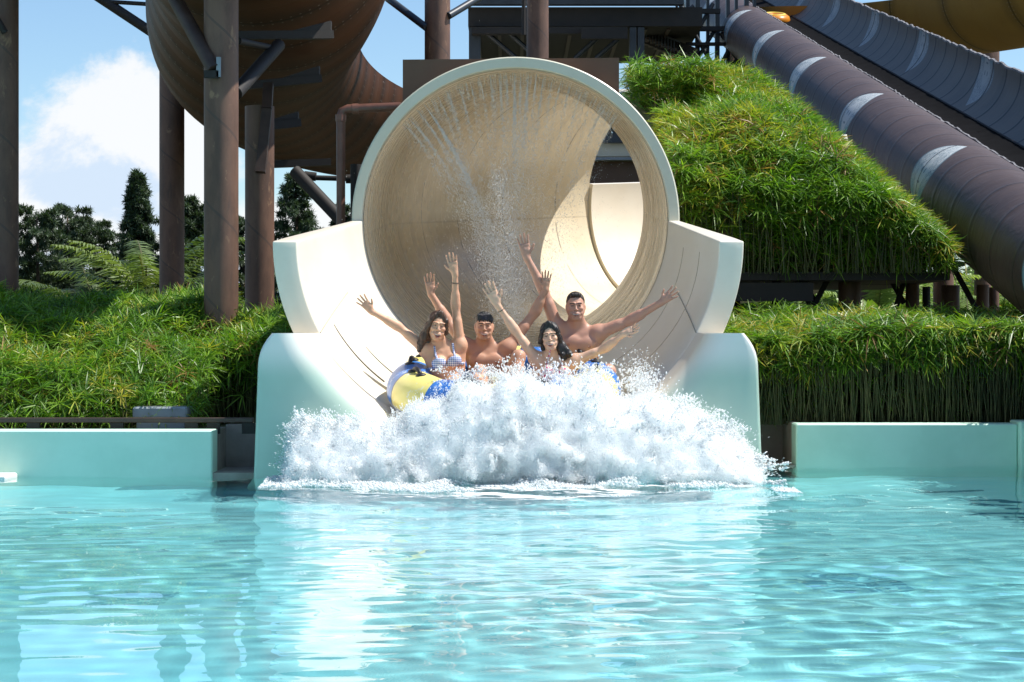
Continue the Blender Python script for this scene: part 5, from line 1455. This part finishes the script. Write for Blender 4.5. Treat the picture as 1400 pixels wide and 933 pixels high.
# --- dark haired woman in front, third from the left
YW2 = 16.75
sp = dict(fem=True, sc=.98, hs=.98, head=A3(752, 460, YW2-.06), head_rot=(-.05, .0, -.10), neck=A3(757, 488, YW2+.02), sl=A3(734, 493, YW2), sr=A3(785, 495, YW2+.02), hip=A3(762, 560, YW2),
          arm_l=[A3(705, 453, YW2-.03), A3(680, 417, YW2-.10), A3(664, 384, YW2-.12)], arm_r=[A3(826, 477, YW2-.04), A3(853, 457, YW2-.14), A3(876, 446, YW2-.22)],
          thumb_l=1, thumb_r=-1, spread_l=.8, spread_r=1.2, normal_r=(-.3, -.8, .5), curl=.3,
          leg_l=[A3(750, 560, YW2-.03), A3(708, 545, YW2-.26), A3(738, 562, YW2-.34), A3(752, 566, YW2-.38)], leg_r=[A3(776, 560, YW2-.03), A3(812, 545, YW2-.26), A3(786, 562, YW2-.36), A3(774, 566, YW2-.40)],
          skin=(.68, .42, .285), brow=(.03, .018, .012), mouth=.30, eye=.8, lip=(.58, .22, .18))
r3, s3 = make_person('person', sp, 'smiling woman with long dark hair in front, half hidden by the splash')
hm = hair_mat('dark_hair', (.016, .011, .009))
lo = s3.hc - .20; hi = s3.hc + .22; lo[2] -= .12
hair_piece(s3, 'hair', [('e', (0, .024, .038), (.085, .101, .093)), ('c', (-.008, -.050, .112), (-.062, -.052, .050), .020, .018), ('c', (-.062, -.052, .050), (-.084, -.018, -.040), .020, .024), ('c', (.008, -.050, .112), (.060, -.052, .050), .020, .018), ('c', (.060, -.052, .050), (.080, -.012, -.045), .018, .020), ('c', (-.062, .02, .02), (-.070, .03, -.10), .026, .020), ('c', (.062, .02, .02), (.085, .03, -.10), .030, .040), ('c', (.085, .03, -.10), (.145, .02, -.165), .045, .034),
           ('c', (.05, .06, -.05), (.10, .05, -.19), .05, .032), ('c', (0, .08, 0), (.0, .08, -.16), .06, .04), ('c', (.06, .0, -.08), (.10, -.01, -.18), .024, .018)], hm, r3, lo, hi, .0022, 200, cut=face_cut(.070, .053))
def cup3(P):
    d = np.full(len(P), 9.0)
    for c, x in zip(s3.br, (-1, 1)):
        d = np.minimum(d, sd_ell(P, c + V3((0, -.01, 0)) - s3.TR[:, 2]*.008, (.06, .07, .05), s3.TR))
        q = (P - s3.nb) @ s3.TR
        d = np.minimum(d, np.maximum(np.maximum(np.abs(q[:, 0] - x*(.050 - .25*np.clip(q[:, 2]+.02, -.09, .04))) - .007, -.12-q[:, 2]), np.maximum(q[:, 1]-.02, q[:, 2]-.05)))
    q = (P - s3.nb) @ s3.TR
    return np.minimum(d, np.maximum(np.abs(q[:, 2]+.170)-.010, np.abs(q[:, 0])-.16))
fl3 = floral('pink_floral', (.72, .66, .64), (.62, .03, .14), 42)
shell_piece(s3, 'bikini_top', cup3, .0065, fl3, r3, s3.nb + [-.22, -.22, -.34], s3.nb + [.22, .2, .08])
shell_piece(s3, 'bikini_bottom', brief_region(s3), .006, fl3, r3, s3.hip - .2, s3.hip + .2)
wrist_band(s3, 'l', .80, None, .0275).build('bracelet', M['black'], r3, True)

# --- short haired man behind, right
YM2 = 17.45
sp = dict(fem=False, sc=1.04, mus=.97, hs=1.03, head=A3(787, 419, YM2-.06), head_rot=(.0, .0, -.02), neck=A3(789, 450, YM2+.02), sl=A3(762, 450, YM2+.02), sr=A3(817, 456, YM2), hip=A3(798, 530, YM2),
          arm_l=[A3(743, 396, YM2-.03), A3(720, 352, YM2-.10), A3(713, 318, YM2-.12)], arm_r=[A3(862, 438, YM2-.08), A3(904, 414, YM2-.22), A3(928, 395, YM2-.27)],
          thumb_l=1, thumb_r=-1, spread_l=.8, spread_r=1.3, normal_r=(-.2, -.95, .2),
          leg_l=[A3(782, 534, YM2-.05), A3(736, 512, YM2-.34), A3(728, 552, YM2-.46), A3(722, 558, YM2-.60)], leg_r=[A3(812, 534, YM2-.05), A3(832, 508, YM2-.42), A3(822, 550, YM2-.52), A3(818, 558, YM2-.66)],
          skin=(.50, .275, .195), brow=(.025, .014, .010), mouth=.30, eye=.75, stubble=.30, lip=(.40, .18, .14))
r4, s4 = make_person('person', sp, 'bare chested man with short brown hair at the rear, arms thrown wide')
sh = hair_mat('short_brown_hair', (.028, .016, .011))
lo = s4.hc - .16; hi = s4.hc + .16
def cut4(q):
    x, y, z = q.T
    return np.maximum(np.maximum(z - (.062 - 5*x*x*(np.abs(x) < .05)), -.13-z)*.6, y + .030 + .25*np.abs(x))
def cut4b(q):
    x, y, z = q.T
    a = np.maximum(z - .066 + np.maximum(0, np.abs(x)-.045)*1.2, y + .028)        # forehead and face
    b = np.maximum(z + .012, y - .03)                                              # below the temples
    return np.minimum(a, b)
hair_piece(s4, 'hair', [('e', (0, .026, .040), (.0785, .0965, .087)), ('c', (0, .07, 0), (0, .07, -.07), .05, .042), ('c', (-.03, -.055, .095), (.03, -.055, .095), .018, .018)], sh, r4, lo, hi, .0018, 420, cut=cut4b)
shell_piece(s4, 'swim_trunks', trunks(s4), .012, floral('maroon_trunks', (.10, .012, .02), (.16, .02, .03)), r4, s4.hip - [.3, .55, .25], s4.hip + [.3, .25, .35], .005)

# ------------------------------------------------------------------ the raft
RC = V3((-.07, 16.98, .72)); RR = .78; RT = .215; TILT = .20
def raft_pt(a, rad, z):
    p = V3((rad*math.cos(a), rad*math.sin(a), z))
    return RC + V3((p[0], p[1]*math.cos(TILT) - p[2]*math.sin(TILT), p[1]*math.sin(TILT) + p[2]*math.cos(TILT)))
def raft_mat():
    m, nt, b, o = new_mat('raft_vinyl')
    uv = N(nt, 'ShaderNodeUVMap'); sx = N(nt, 'ShaderNodeSeparateXYZ'); nt.links.new(uv.outputs[0], sx.inputs[0])
    u, v = sx.outputs[0], sx.outputs[1]
    seg = math_n(nt, 'FRACT', math_n(nt, 'ADD', math_n(nt, 'MULTIPLY', u, 6.0), .70))
    ye = math_n(nt, 'LESS_THAN', seg, .5)
    c = mixc(nt, ye, (.035, .17, .52, 1), (.82, .70, .22, 1))
    low = math_n(nt, 'GREATER_THAN', math_n(nt, 'ABSOLUTE', math_n(nt, 'SUBTRACT', v, .5)), .30)      # pale underside of the tube
    c = mixc(nt, low, c, (.42, .46, .56, 1))
    g = wpos(nt); n1 = noise(nt, g, 7, 5, .7, .5); 
    c = mixc(nt, math_n(nt, 'MULTIPLY', sstep(nt, n1, .56, .64), .55), c, (.72, .78, .86, 1))
    e = math_n(nt, 'LESS_THAN', math_n(nt, 'PINGPONG', math_n(nt, 'ADD', seg, .0), .5), .012)
    c = mixc(nt, e, c, (.05, .07, .12, 1))
    nt.links.new(c, b.inputs['Base Color']); b.inputs['Roughness'].default_value = .28
    bump(nt, b, noise(nt, g, 11, 2, .5), .08, .02)
    return m
raft = empty('raft', tuple(RC)); tag(raft, 'round inflatable raft in blue and yellow panels with black handles, carrying four riders', 'raft')
def torus(R_, r_, zc, n, m_, squash=1.0):
    P = []; uv = []
    for i in range(n+1):
        a = 2*PI*i/n; puff = 1 + .018*math.cos(12*a)
        row = []
        for k in range(m_+1):
            t = 2*PI*k/m_ - PI/2 - PI/2    # v=.5 on top
            tt = 2*PI*k/m_ - PI/2
            row.append(raft_pt(a, R_ + r_*math.cos(tt)*puff, zc + r_*math.sin(tt)*squash*puff)); uv.append((i/n, k/m_))
        P.append(row)
    return P, uv
P, uv = torus(RR, RT, 0, 96, 28)
m = MB(); m.grid(P); o = m.build('tube', raft_mat(), raft, True); set_uv(o, uv)
m = MB(); m.grid([[raft_pt(2*PI*i/48, .62*j/6, -.16 - .02*math.cos(j)) for i in range(49)] for j in range(7)]); m.build('floor', simple('raft_floor', (.08, .09, .12), .5, .1), raft, True)
def handle(a, inner=False):
    h_ = MB(); pts = []
    for k in range(9):
        s_ = k/8; aa = a + (s_-.5)*.20
        pts.append(raft_pt(aa, RR + (-.10 if inner else .02), RT*.985 + .045*math.sin(PI*s_)**.6 - .006))
    h_.tube(pts, .019, 8); h = h_.build('handle', M['black'], raft, True)
    for s_ in (-.5, .5):
        c = raft_pt(a + s_*.22, RR + (-.10 if inner else .02), RT*.98); q = MB(); q.ellipsoid(tuple(c), (.045, .045, .022)); q.build('handle_patch', M['black'], h, True)
for a in (math.radians(205), math.radians(172), math.radians(148), math.radians(15), math.radians(38), math.radians(345), math.radians(100), math.radians(250), math.radians(290)): handle(a)
# ------------------------------------------------------------------ splash and spray
def nets(V, lo, h):
    nx_, ny_, nz_ = [k-1 for k in V.shape]
    corners = [(0,0,0),(1,0,0),(0,1,0),(1,1,0),(0,0,1),(1,0,1),(0,1,1),(1,1,1)]
    edges = [(0,1),(2,3),(4,5),(6,7),(0,2),(1,3),(4,6),(5,7),(0,4),(1,5),(2,6),(3,7)]
    any_ = np.zeros((nx_, ny_, nz_), bool); all_ = np.ones((nx_, ny_, nz_), bool)
    for x, y, z in corners:
        c = V[x:nx_+x, y:ny_+y, z:nz_+z] < 0; any_ |= c; all_ &= c
    act = any_ & ~all_; ii = np.argwhere(act)
    cv = np.stack([V[ii[:, 0]+x, ii[:, 1]+y, ii[:, 2]+z] for x, y, z in corners], 1)
    acc = np.zeros((len(ii), 3)); cnt = np.zeros(len(ii))
    for e0, e1 in edges:
        v0, v1 = cv[:, e0], cv[:, e1]; m = (v0 < 0) != (v1 < 0)
        t = np.where(m, v0/np.where(m, v0-v1, 1), 0); p0 = np.array(corners[e0], float); p1 = np.array(corners[e1], float)
        acc += np.where(m[:, None], p0 + t[:, None]*(p1-p0), 0); cnt += m
    Pn = np.asarray(lo) + (ii + acc/cnt[:, None])*h
    idx = np.full(act.shape, -1, np.int32); idx[act] = np.arange(len(ii))
    quads = []
    for ax in range(3):
        s0 = [slice(1, -1)]*3; s1 = [slice(1, -1)]*3; s0[ax] = slice(1, -2); s1[ax] = slice(2, -1)
        a0 = V[tuple(s0)] < 0; a1 = V[tuple(s1)] < 0
        q = np.argwhere(a0 != a1); fl = a0[tuple(q.T)]; q = q + 1
        u, w = (ax+1) % 3, (ax+2) % 3; du = np.zeros(3, int); du[u] = 1; dw = np.zeros(3, int); dw[w] = 1
        kk = np.stack([idx[tuple(x.T)] for x in (q-du-dw, q-dw, q, q-du)], 1); kk[~fl] = kk[~fl][:, ::-1]; quads.append(kk)
    Q = np.concatenate(quads); return Pn, Q[(Q >= 0).all(1)]
def blur(A, s):
    r = int(math.ceil(2.5*s)); k = np.exp(-.5*(np.arange(-r, r+1)/s)**2); k /= k.sum()
    for ax in range(3):
        B_ = np.zeros_like(A)
        for i, w in zip(range(-r, r+1), k):
            src = [slice(None)]*3; dst = [slice(None)]*3
            if i >= 0: src[ax] = slice(0, A.shape[ax]-i); dst[ax] = slice(i, None)
            else: src[ax] = slice(-i, None); dst[ax] = slice(0, A.shape[ax]+i)
            B_[tuple(dst)] += A[tuple(src)]*np.float32(w)
        A = B_
    return A
def drops(P, r, D=None, st=1.0):
    """small beads of water, stretched along D"""
    n = len(P)
    o6 = np.array([[1,0,0],[-1,0,0],[0,1,0],[0,-1,0],[0,0,1],[0,0,-1]], float)
    f8 = np.array([[0,2,4],[2,1,4],[1,3,4],[3,0,4],[2,0,5],[1,2,5],[3,1,5],[0,3,5]])
    V = P[:, None] + o6[None]*r[:, None, None]
    if D is not None:
        Dn = D/(np.linalg.norm(D, axis=1)[:, None]+1e-9)
        rel = V - P[:, None]; pr_ = (rel*Dn[:, None]).sum(2)
        V = V + Dn[:, None]*(pr_*(np.asarray(st)-1 if np.ndim(st) == 0 else (st-1)[:, None]))[..., None]
    return V.reshape(-1, 3), (f8[None] + (np.arange(n)*6)[:, None, None]).reshape(-1, 3)
def foam_mat(name, tr):
    m, nt, b, o = new_mat(name)
    df = N(nt, 'ShaderNodeBsdfDiffuse'); df.inputs[0].default_value = (.95, .97, .97, 1)
    tl = N(nt, 'ShaderNodeBsdfTranslucent'); tl.inputs[0].default_value = (.95, .97, .98, 1)
    gl = N(nt, 'ShaderNodeBsdfGlossy'); gl.inputs[0].default_value = (1, 1, 1, 1); gl.inputs['Roughness'].default_value = .25
    m1 = N(nt, 'ShaderNodeMixShader'); m1.inputs[0].default_value = tr; nt.links.new(df.outputs[0], m1.inputs[1]); nt.links.new(tl.outputs[0], m1.inputs[2])
    m2 = N(nt, 'ShaderNodeMixShader'); m2.inputs[0].default_value = .06; nt.links.new(m1.outputs[0], m2.inputs[1]); nt.links.new(gl.outputs[0], m2.inputs[2])
    nt.links.new(m2.outputs[0], o.inputs[0]); return m
M['foam'] = foam_mat('foam', .42); M['drop'] = foam_mat('water_beads', .58)
sr_ = np.random.default_rng(77)
top_px = np.array([(396, 640), (403, 592), (415, 574), (440, 574), (470, 586), (500, 576), (535, 582), (560, 574), (585, 556), (615, 541), (650, 533), (690, 527), (730, 526), (770, 525), (805, 530), (835, 538), (862, 541), (895, 550), (925, 554), (960, 566), (985, 582), (1005, 600), (1020, 620), (1036, 645)], float)
YS = 15.9
tx = (top_px[:, 0]-CX)*YS/F; tz = H + (CY-top_px[:, 1])*YS/F
def Htop(x): return np.interp(x, tx, tz, left=0, right=0)
def ridge(x): return 15.80 + .16*((x-.05)/1.9)**2
def n1d(x, y, s, seed):
    return lump(x, y, s, seed)
n = 620000
x = sr_.uniform(tx[0], tx[-1], n)
hh = Htop(x)*(1 + .07*n1d(x, 0*x, 7, 1) + .07*n1d(x, 0*x, 19, 2))
u = sr_.random(n)**.8
z = hh*u
dy = sr_.normal(0, 1, n)*(.20*(1-.55*u) + .05)
y = ridge(x) + dy + .30*u - .05
lo = np.array([-2.25, 15.0, -.12]); hV = .0125; dims = (360, 142, 94)
ij = ((np.stack([x, y, z], 1)-lo)/hV).astype(int)
ok = ((ij >= 0) & (ij < np.array(dims))).all(1)
A_ = np.zeros(dims, np.float32); np.add.at(A_, tuple(ij[ok].T), 1)
noise_ = blur(sr_.normal(0, 1, dims).astype(np.float32), 1.6); noise_ /= noise_.std()
noise2 = blur(sr_.normal(0, 1, dims).astype(np.float32), 4.0); noise2 /= noise2.std()
D_ = blur(A_, 1.9)
ref = np.percentile(D_[D_ > .02], 62)
fld = D_/ref*(1 + .16*noise2) + .07*noise_*np.clip(D_/ref*2, 0, 1)
fld[:2] = 0; fld[-2:] = 0; fld[:, :2] = 0; fld[:, -2:] = 0; fld[:, :, :1] = 0; fld[:, :, -2:] = 0
Pn, Q = nets(.62 - fld, lo, hV)
def core_mat():
    m, nt, b, o = new_mat('white_water')
    b.inputs['Base Color'].default_value = (.99, .99, .99, 1); b.inputs['Roughness'].default_value = .5; b.inputs['Specular IOR Level'].default_value = .1
    b.inputs['Subsurface Weight'].default_value = 1.0; b.inputs['Subsurface Radius'].default_value = (.30, .31, .32); b.inputs['Subsurface Scale'].default_value = 1.0
    b.inputs['Subsurface Anisotropy'].default_value = .3
    return m
splash = add_mesh('splash', Pn, Q, core_mat(), None, True); tag(splash, 'wall of white splash thrown up in front of the raft at the slide exit', 'splash', kind='stuff')
# beads and threads torn off the crest
Ps, Rs, Ds, Ss = [], [], [], []
sel = sr_.choice(len(Pn), 5200); base = Pn[sel]
keep = (base[:, 2] > .55*Htop(base[:, 0])) | (sr_.random(len(base)) < .25)
base = base[keep]
for p in base:
    side = np.clip((p[0]-.05)/1.9, -1, 1)
    d = np.array([side*.8 + sr_.normal(0, .35), -.15 + sr_.normal(0, .4), 1.0*(1-.75*abs(side)**2) + sr_.normal(0, .3)]); d /= np.linalg.norm(d)
    k = sr_.integers(3, 12); L = sr_.exponential(.055) + .02; L = min(L, .26)
    t = np.sort(sr_.random(k))
    q = p + d*(t*L)[:, None] + sr_.normal(0, .010, (k, 3))*(t[:, None]+.2); q[:, 2] -= .9*(t*L)**2
    Ps.append(q); Rs.append(sr_.uniform(.0018, .0055, k)*(1.15-.55*t) + .004*(sr_.random(k) < .08)); Ds.append(np.repeat(d[None], k, 0)); Ss.append(1 + 6*sr_.random(k)**2.5)
# fine beads over the whole front
kf = 150000
vis = Pn[:, 1] < ridge(Pn[:, 0]) + .35
cand = np.where(vis)[0]; sel = cand[sr_.integers(0, len(cand), kf)]
ctr = np.stack([Pn[sel, 0]*.95, ridge(Pn[sel, 0]) + .25, Pn[sel, 2]*.4 - .1], 1); dr_ = Pn[sel] - ctr; dr_ /= np.linalg.norm(dr_, axis=1)[:, None]
q = Pn[sel] + sr_.normal(0, .012, (kf, 3)) + dr_*sr_.exponential(.020, kf)[:, None]
Ps.append(q); Rs.append(.0014 + .0036*sr_.random(kf)**2.5); Ds.append(dr_ + sr_.normal(0, .5, (kf, 3))); Ss.append(sr_.uniform(1, 3, kf))
# clumps in front of the riders, right hand plume, side tails
def cloud(px, py, Y, spx, spy, sY, k, r0, r1, d, lump_=0):
    c = sr_.normal(0, 1, (max(1, k//14), 3)) if lump_ else None
    g_ = sr_.normal(0, 1, (k, 3))
    if lump_: g_ = c[sr_.integers(0, len(c), k)] + g_*.22
    Yv = Y + g_[:, 1]*sY; X_ = (px + g_[:, 0]*spx - CX)*Yv/F; Z_ = H + (CY - (py + g_[:, 2]*spy))*Yv/F
    Ps.append(np.stack([X_, Yv, Z_], 1)); Rs.append(sr_.uniform(r0, r1, k)*(.5+sr_.random(k))); Ds.append(np.repeat(np.array([d], float), k, 0) + sr_.normal(0, .5, (k, 3))); Ss.append(sr_.uniform(1, 2.6, k))
cloud(752, 520, 16.35, 46, 10, .10, 1000, .004, .010, (0, -.2, 1), 1)
cloud(805, 512, 16.4, 26, 9, .10, 450, .003, .009, (.3, -.2, 1), 1)
cloud(700, 512, 16.4, 24, 10, .10, 450, .003, .008, (-.2, -.2, 1), 1)
cloud(765, 503, 16.4, 40, 9, .12, 160, .0025, .007, (0, 0, 1))
cloud(878, 530, 16.3, 14, 15, .12, 1900, .002, .006, (.7, 0, 1), 0)
cloud(872, 505, 16.6, 14, 14, .10, 500, .0015, .004, (.6, 0, 1), 0)
cloud(920, 556, 16.1, 22, 9, .10, 900, .003, .008, (.7, 0, .8), 1)
cloud(985, 590, 15.9, 18, 12, .08, 900, .003, .008, (.9, 0, .4), 1)
cloud(1044, 632, 15.9, 11, 7, .06, 240, .004, .010, (1, 0, .1), 1)
cloud(1062, 632, 15.9, 9, 4, .06, 60, .004, .009, (1, 0, .1), 1)
cloud(1034, 655, 15.9, 3, 10, .05, 130, .004, .008, (0, 0, -1), 0)
cloud(410, 590, 15.9, 7, 13, .06, 420, .004, .009, (-.6, 0, .5), 1)
cloud(448, 578, 15.9, 22, 8, .08, 500, .003, .008, (-.2, 0, 1), 1)
cloud(640, 515, 16.3, 26, 9, .1, 500, .003, .007, (0, 0, 1), 1)
# low foam spilling over the water in front
kf = 30000
x = sr_.uniform(-1.95, 2.15, kf); y = 15.75 - 1.25*sr_.random(kf)**1.6 - .12*lump(x, 0*x, 3.0, 51)
hgt_ = .085*np.clip(1 - (15.75-y)/1.0, 0, 1)*(.6 + .5*lump(x, y, 5.0, 52))
okf = (lump(x, y, 3.4, 53) + .6*lump(x, y, 9, 54) > -.5 + 1.5*(15.75-y))
q = np.stack([x, y, np.maximum(.004, hgt_*sr_.random(kf)**.6)], 1)[okf]
Ps.append(q); Rs.append(.003 + .009*sr_.random(len(q))**2); Ds.append(sr_.normal(0, 1, (len(q), 3))*[1, 1, .2]); Ss.append(sr_.uniform(1, 2.5, len(q)))
P_ = np.concatenate(Ps); R_a = np.concatenate(Rs); D_a = np.concatenate(Ds); S_a = np.concatenate(Ss)
V, Fq = drops(P_, R_a, D_a, S_a)
o = add_mesh('splash_drops', V, Fq, M['drop'], None, True); tag(o, 'loose white drops and threads of water flying off the splash crest', 'splash', kind='stuff')

# spray curtain from nozzles round the upper edge of the mouth
Ps, Rs, Ds, Ss = [], [], [], []
def jet(phi, v, k, spread, tmax=.55, r=(.0007, .0024), yv=-.1, y0=19.12):
    k = int(k*2.4)
    ph = math.radians(phi)
    t = sr_.random(k)**.8*tmax
    vv = v*(1 + sr_.normal(0, .05, k)); an = ph + sr_.normal(0, spread, k)*(.25+.75*sr_.random(k))
    vx = -np.cos(an)*vv; vz = -np.sin(an)*vv
    X_ = XR + (RI-.02)*math.cos(ph) + vx*t + sr_.normal(0, .055, k)*(t/.5)**1.3; Z_ = ZR + (RI-.02)*math.sin(ph) + vz*t - 4.9*t*t + sr_.normal(0, .06, k)*(t/.5)**1.3
    Y_ = y0 + yv*t + sr_.normal(0, .05, k)*(t/.4)
    Ps.append(np.stack([X_, Y_, Z_], 1)); Rs.append(sr_.uniform(*r, k)); Ds.append(np.stack([vx, 0*vx, vz-9.8*t], 1)); Ss.append(sr_.uniform(3, 9, k)*(1-.6*t/tmax))
for phi, v, k, sp_ in ((128, 3.5, 3600, .030), (131.5, 3.1, 1300, .03), (136, 2.9, 1300, .03), (139, 2.5, 650, .04), (122, 2.0, 500, .02), (118, 1.6, 480, .025), (113, 1.9, 550, .02), (108, 1.4, 420, .02),
                       (104, 1.8, 520, .02), (100, 1.2, 420, .02), (96.5, 2.1, 900, .02), (93.5, 1.3, 500, .015), (90.5, 2.4, 1800, .02), (88, 1.4, 800, .015), (85, 2.2, 1300, .025), (82, 1.5, 600, .02), (79, 1.9, 800, .025), (75.5, 1.3, 450, .02),
                       (72, 1.8, 520, .03), (68, 1.3, 350, .02), (63, 1.6, 420, .03), (58, 1.3, 260, .02), (52, 2.0, 520, .03), (46, 1.8, 260, .03)):
    jet(phi, v, k, sp_)
for i in range(130): jet(sr_.uniform(44, 140), sr_.uniform(.6, 1.8), 40, .012, sr_.uniform(.10, .30), (.0007, .0019))
k = 11000       # the plume falling in the middle
t = sr_.random(k)
X_ = XR - .16 + .10*t + sr_.normal(0, 1, k)*(.05+.10*t); Z_ = 2.75 - 1.45*t + sr_.normal(0, .06, k); Y_ = 19.05 + sr_.normal(0, .12, k)
Ps.append(np.stack([X_, Y_, Z_], 1)); Rs.append(sr_.uniform(.0008, .0025, k)); Ds.append(np.repeat(np.array([[.1, 0, -1.]]), k, 0)); Ss.append(sr_.uniform(1, 5, k))
k = 3000       # stray mist
Ps.append(np.stack([sr_.normal(.0, .55, k), 19.1 + sr_.normal(0, .2, k), 2.3 + sr_.normal(0, .5, k)], 1)); Rs.append(sr_.uniform(.0010, .0026, k)); Ds.append(np.repeat(np.array([[.0, 0, -1.]]), k, 0)); Ss.append(sr_.uniform(1, 2.5, k))
def spray_mat():
    m, nt, b, o = new_mat('spray_beads')
    df = N(nt, 'ShaderNodeBsdfDiffuse'); df.inputs[0].default_value = (.97, .97, .96, 1)
    tl = N(nt, 'ShaderNodeBsdfTranslucent'); tl.inputs[0].default_value = (.97, .97, .96, 1)
    tr = N(nt, 'ShaderNodeBsdfTransparent')
    m1 = N(nt, 'ShaderNodeMixShader'); m1.inputs[0].default_value = .6; nt.links.new(df.outputs[0], m1.inputs[1]); nt.links.new(tl.outputs[0], m1.inputs[2])
    m2 = N(nt, 'ShaderNodeMixShader'); m2.inputs[0].default_value = .42; nt.links.new(m1.outputs[0], m2.inputs[1]); nt.links.new(tr.outputs[0], m2.inputs[2])
    nt.links.new(m2.outputs[0], o.inputs[0]); return m
V, Fq = drops(np.concatenate(Ps), np.concatenate(Rs), np.concatenate(Ds), np.concatenate(Ss))
o = add_mesh('nozzle_spray', V, Fq, spray_mat(), None, True); tag(o, 'fine jets of water spraying inward from the upper rim of the slide mouth', 'spray', kind='stuff')
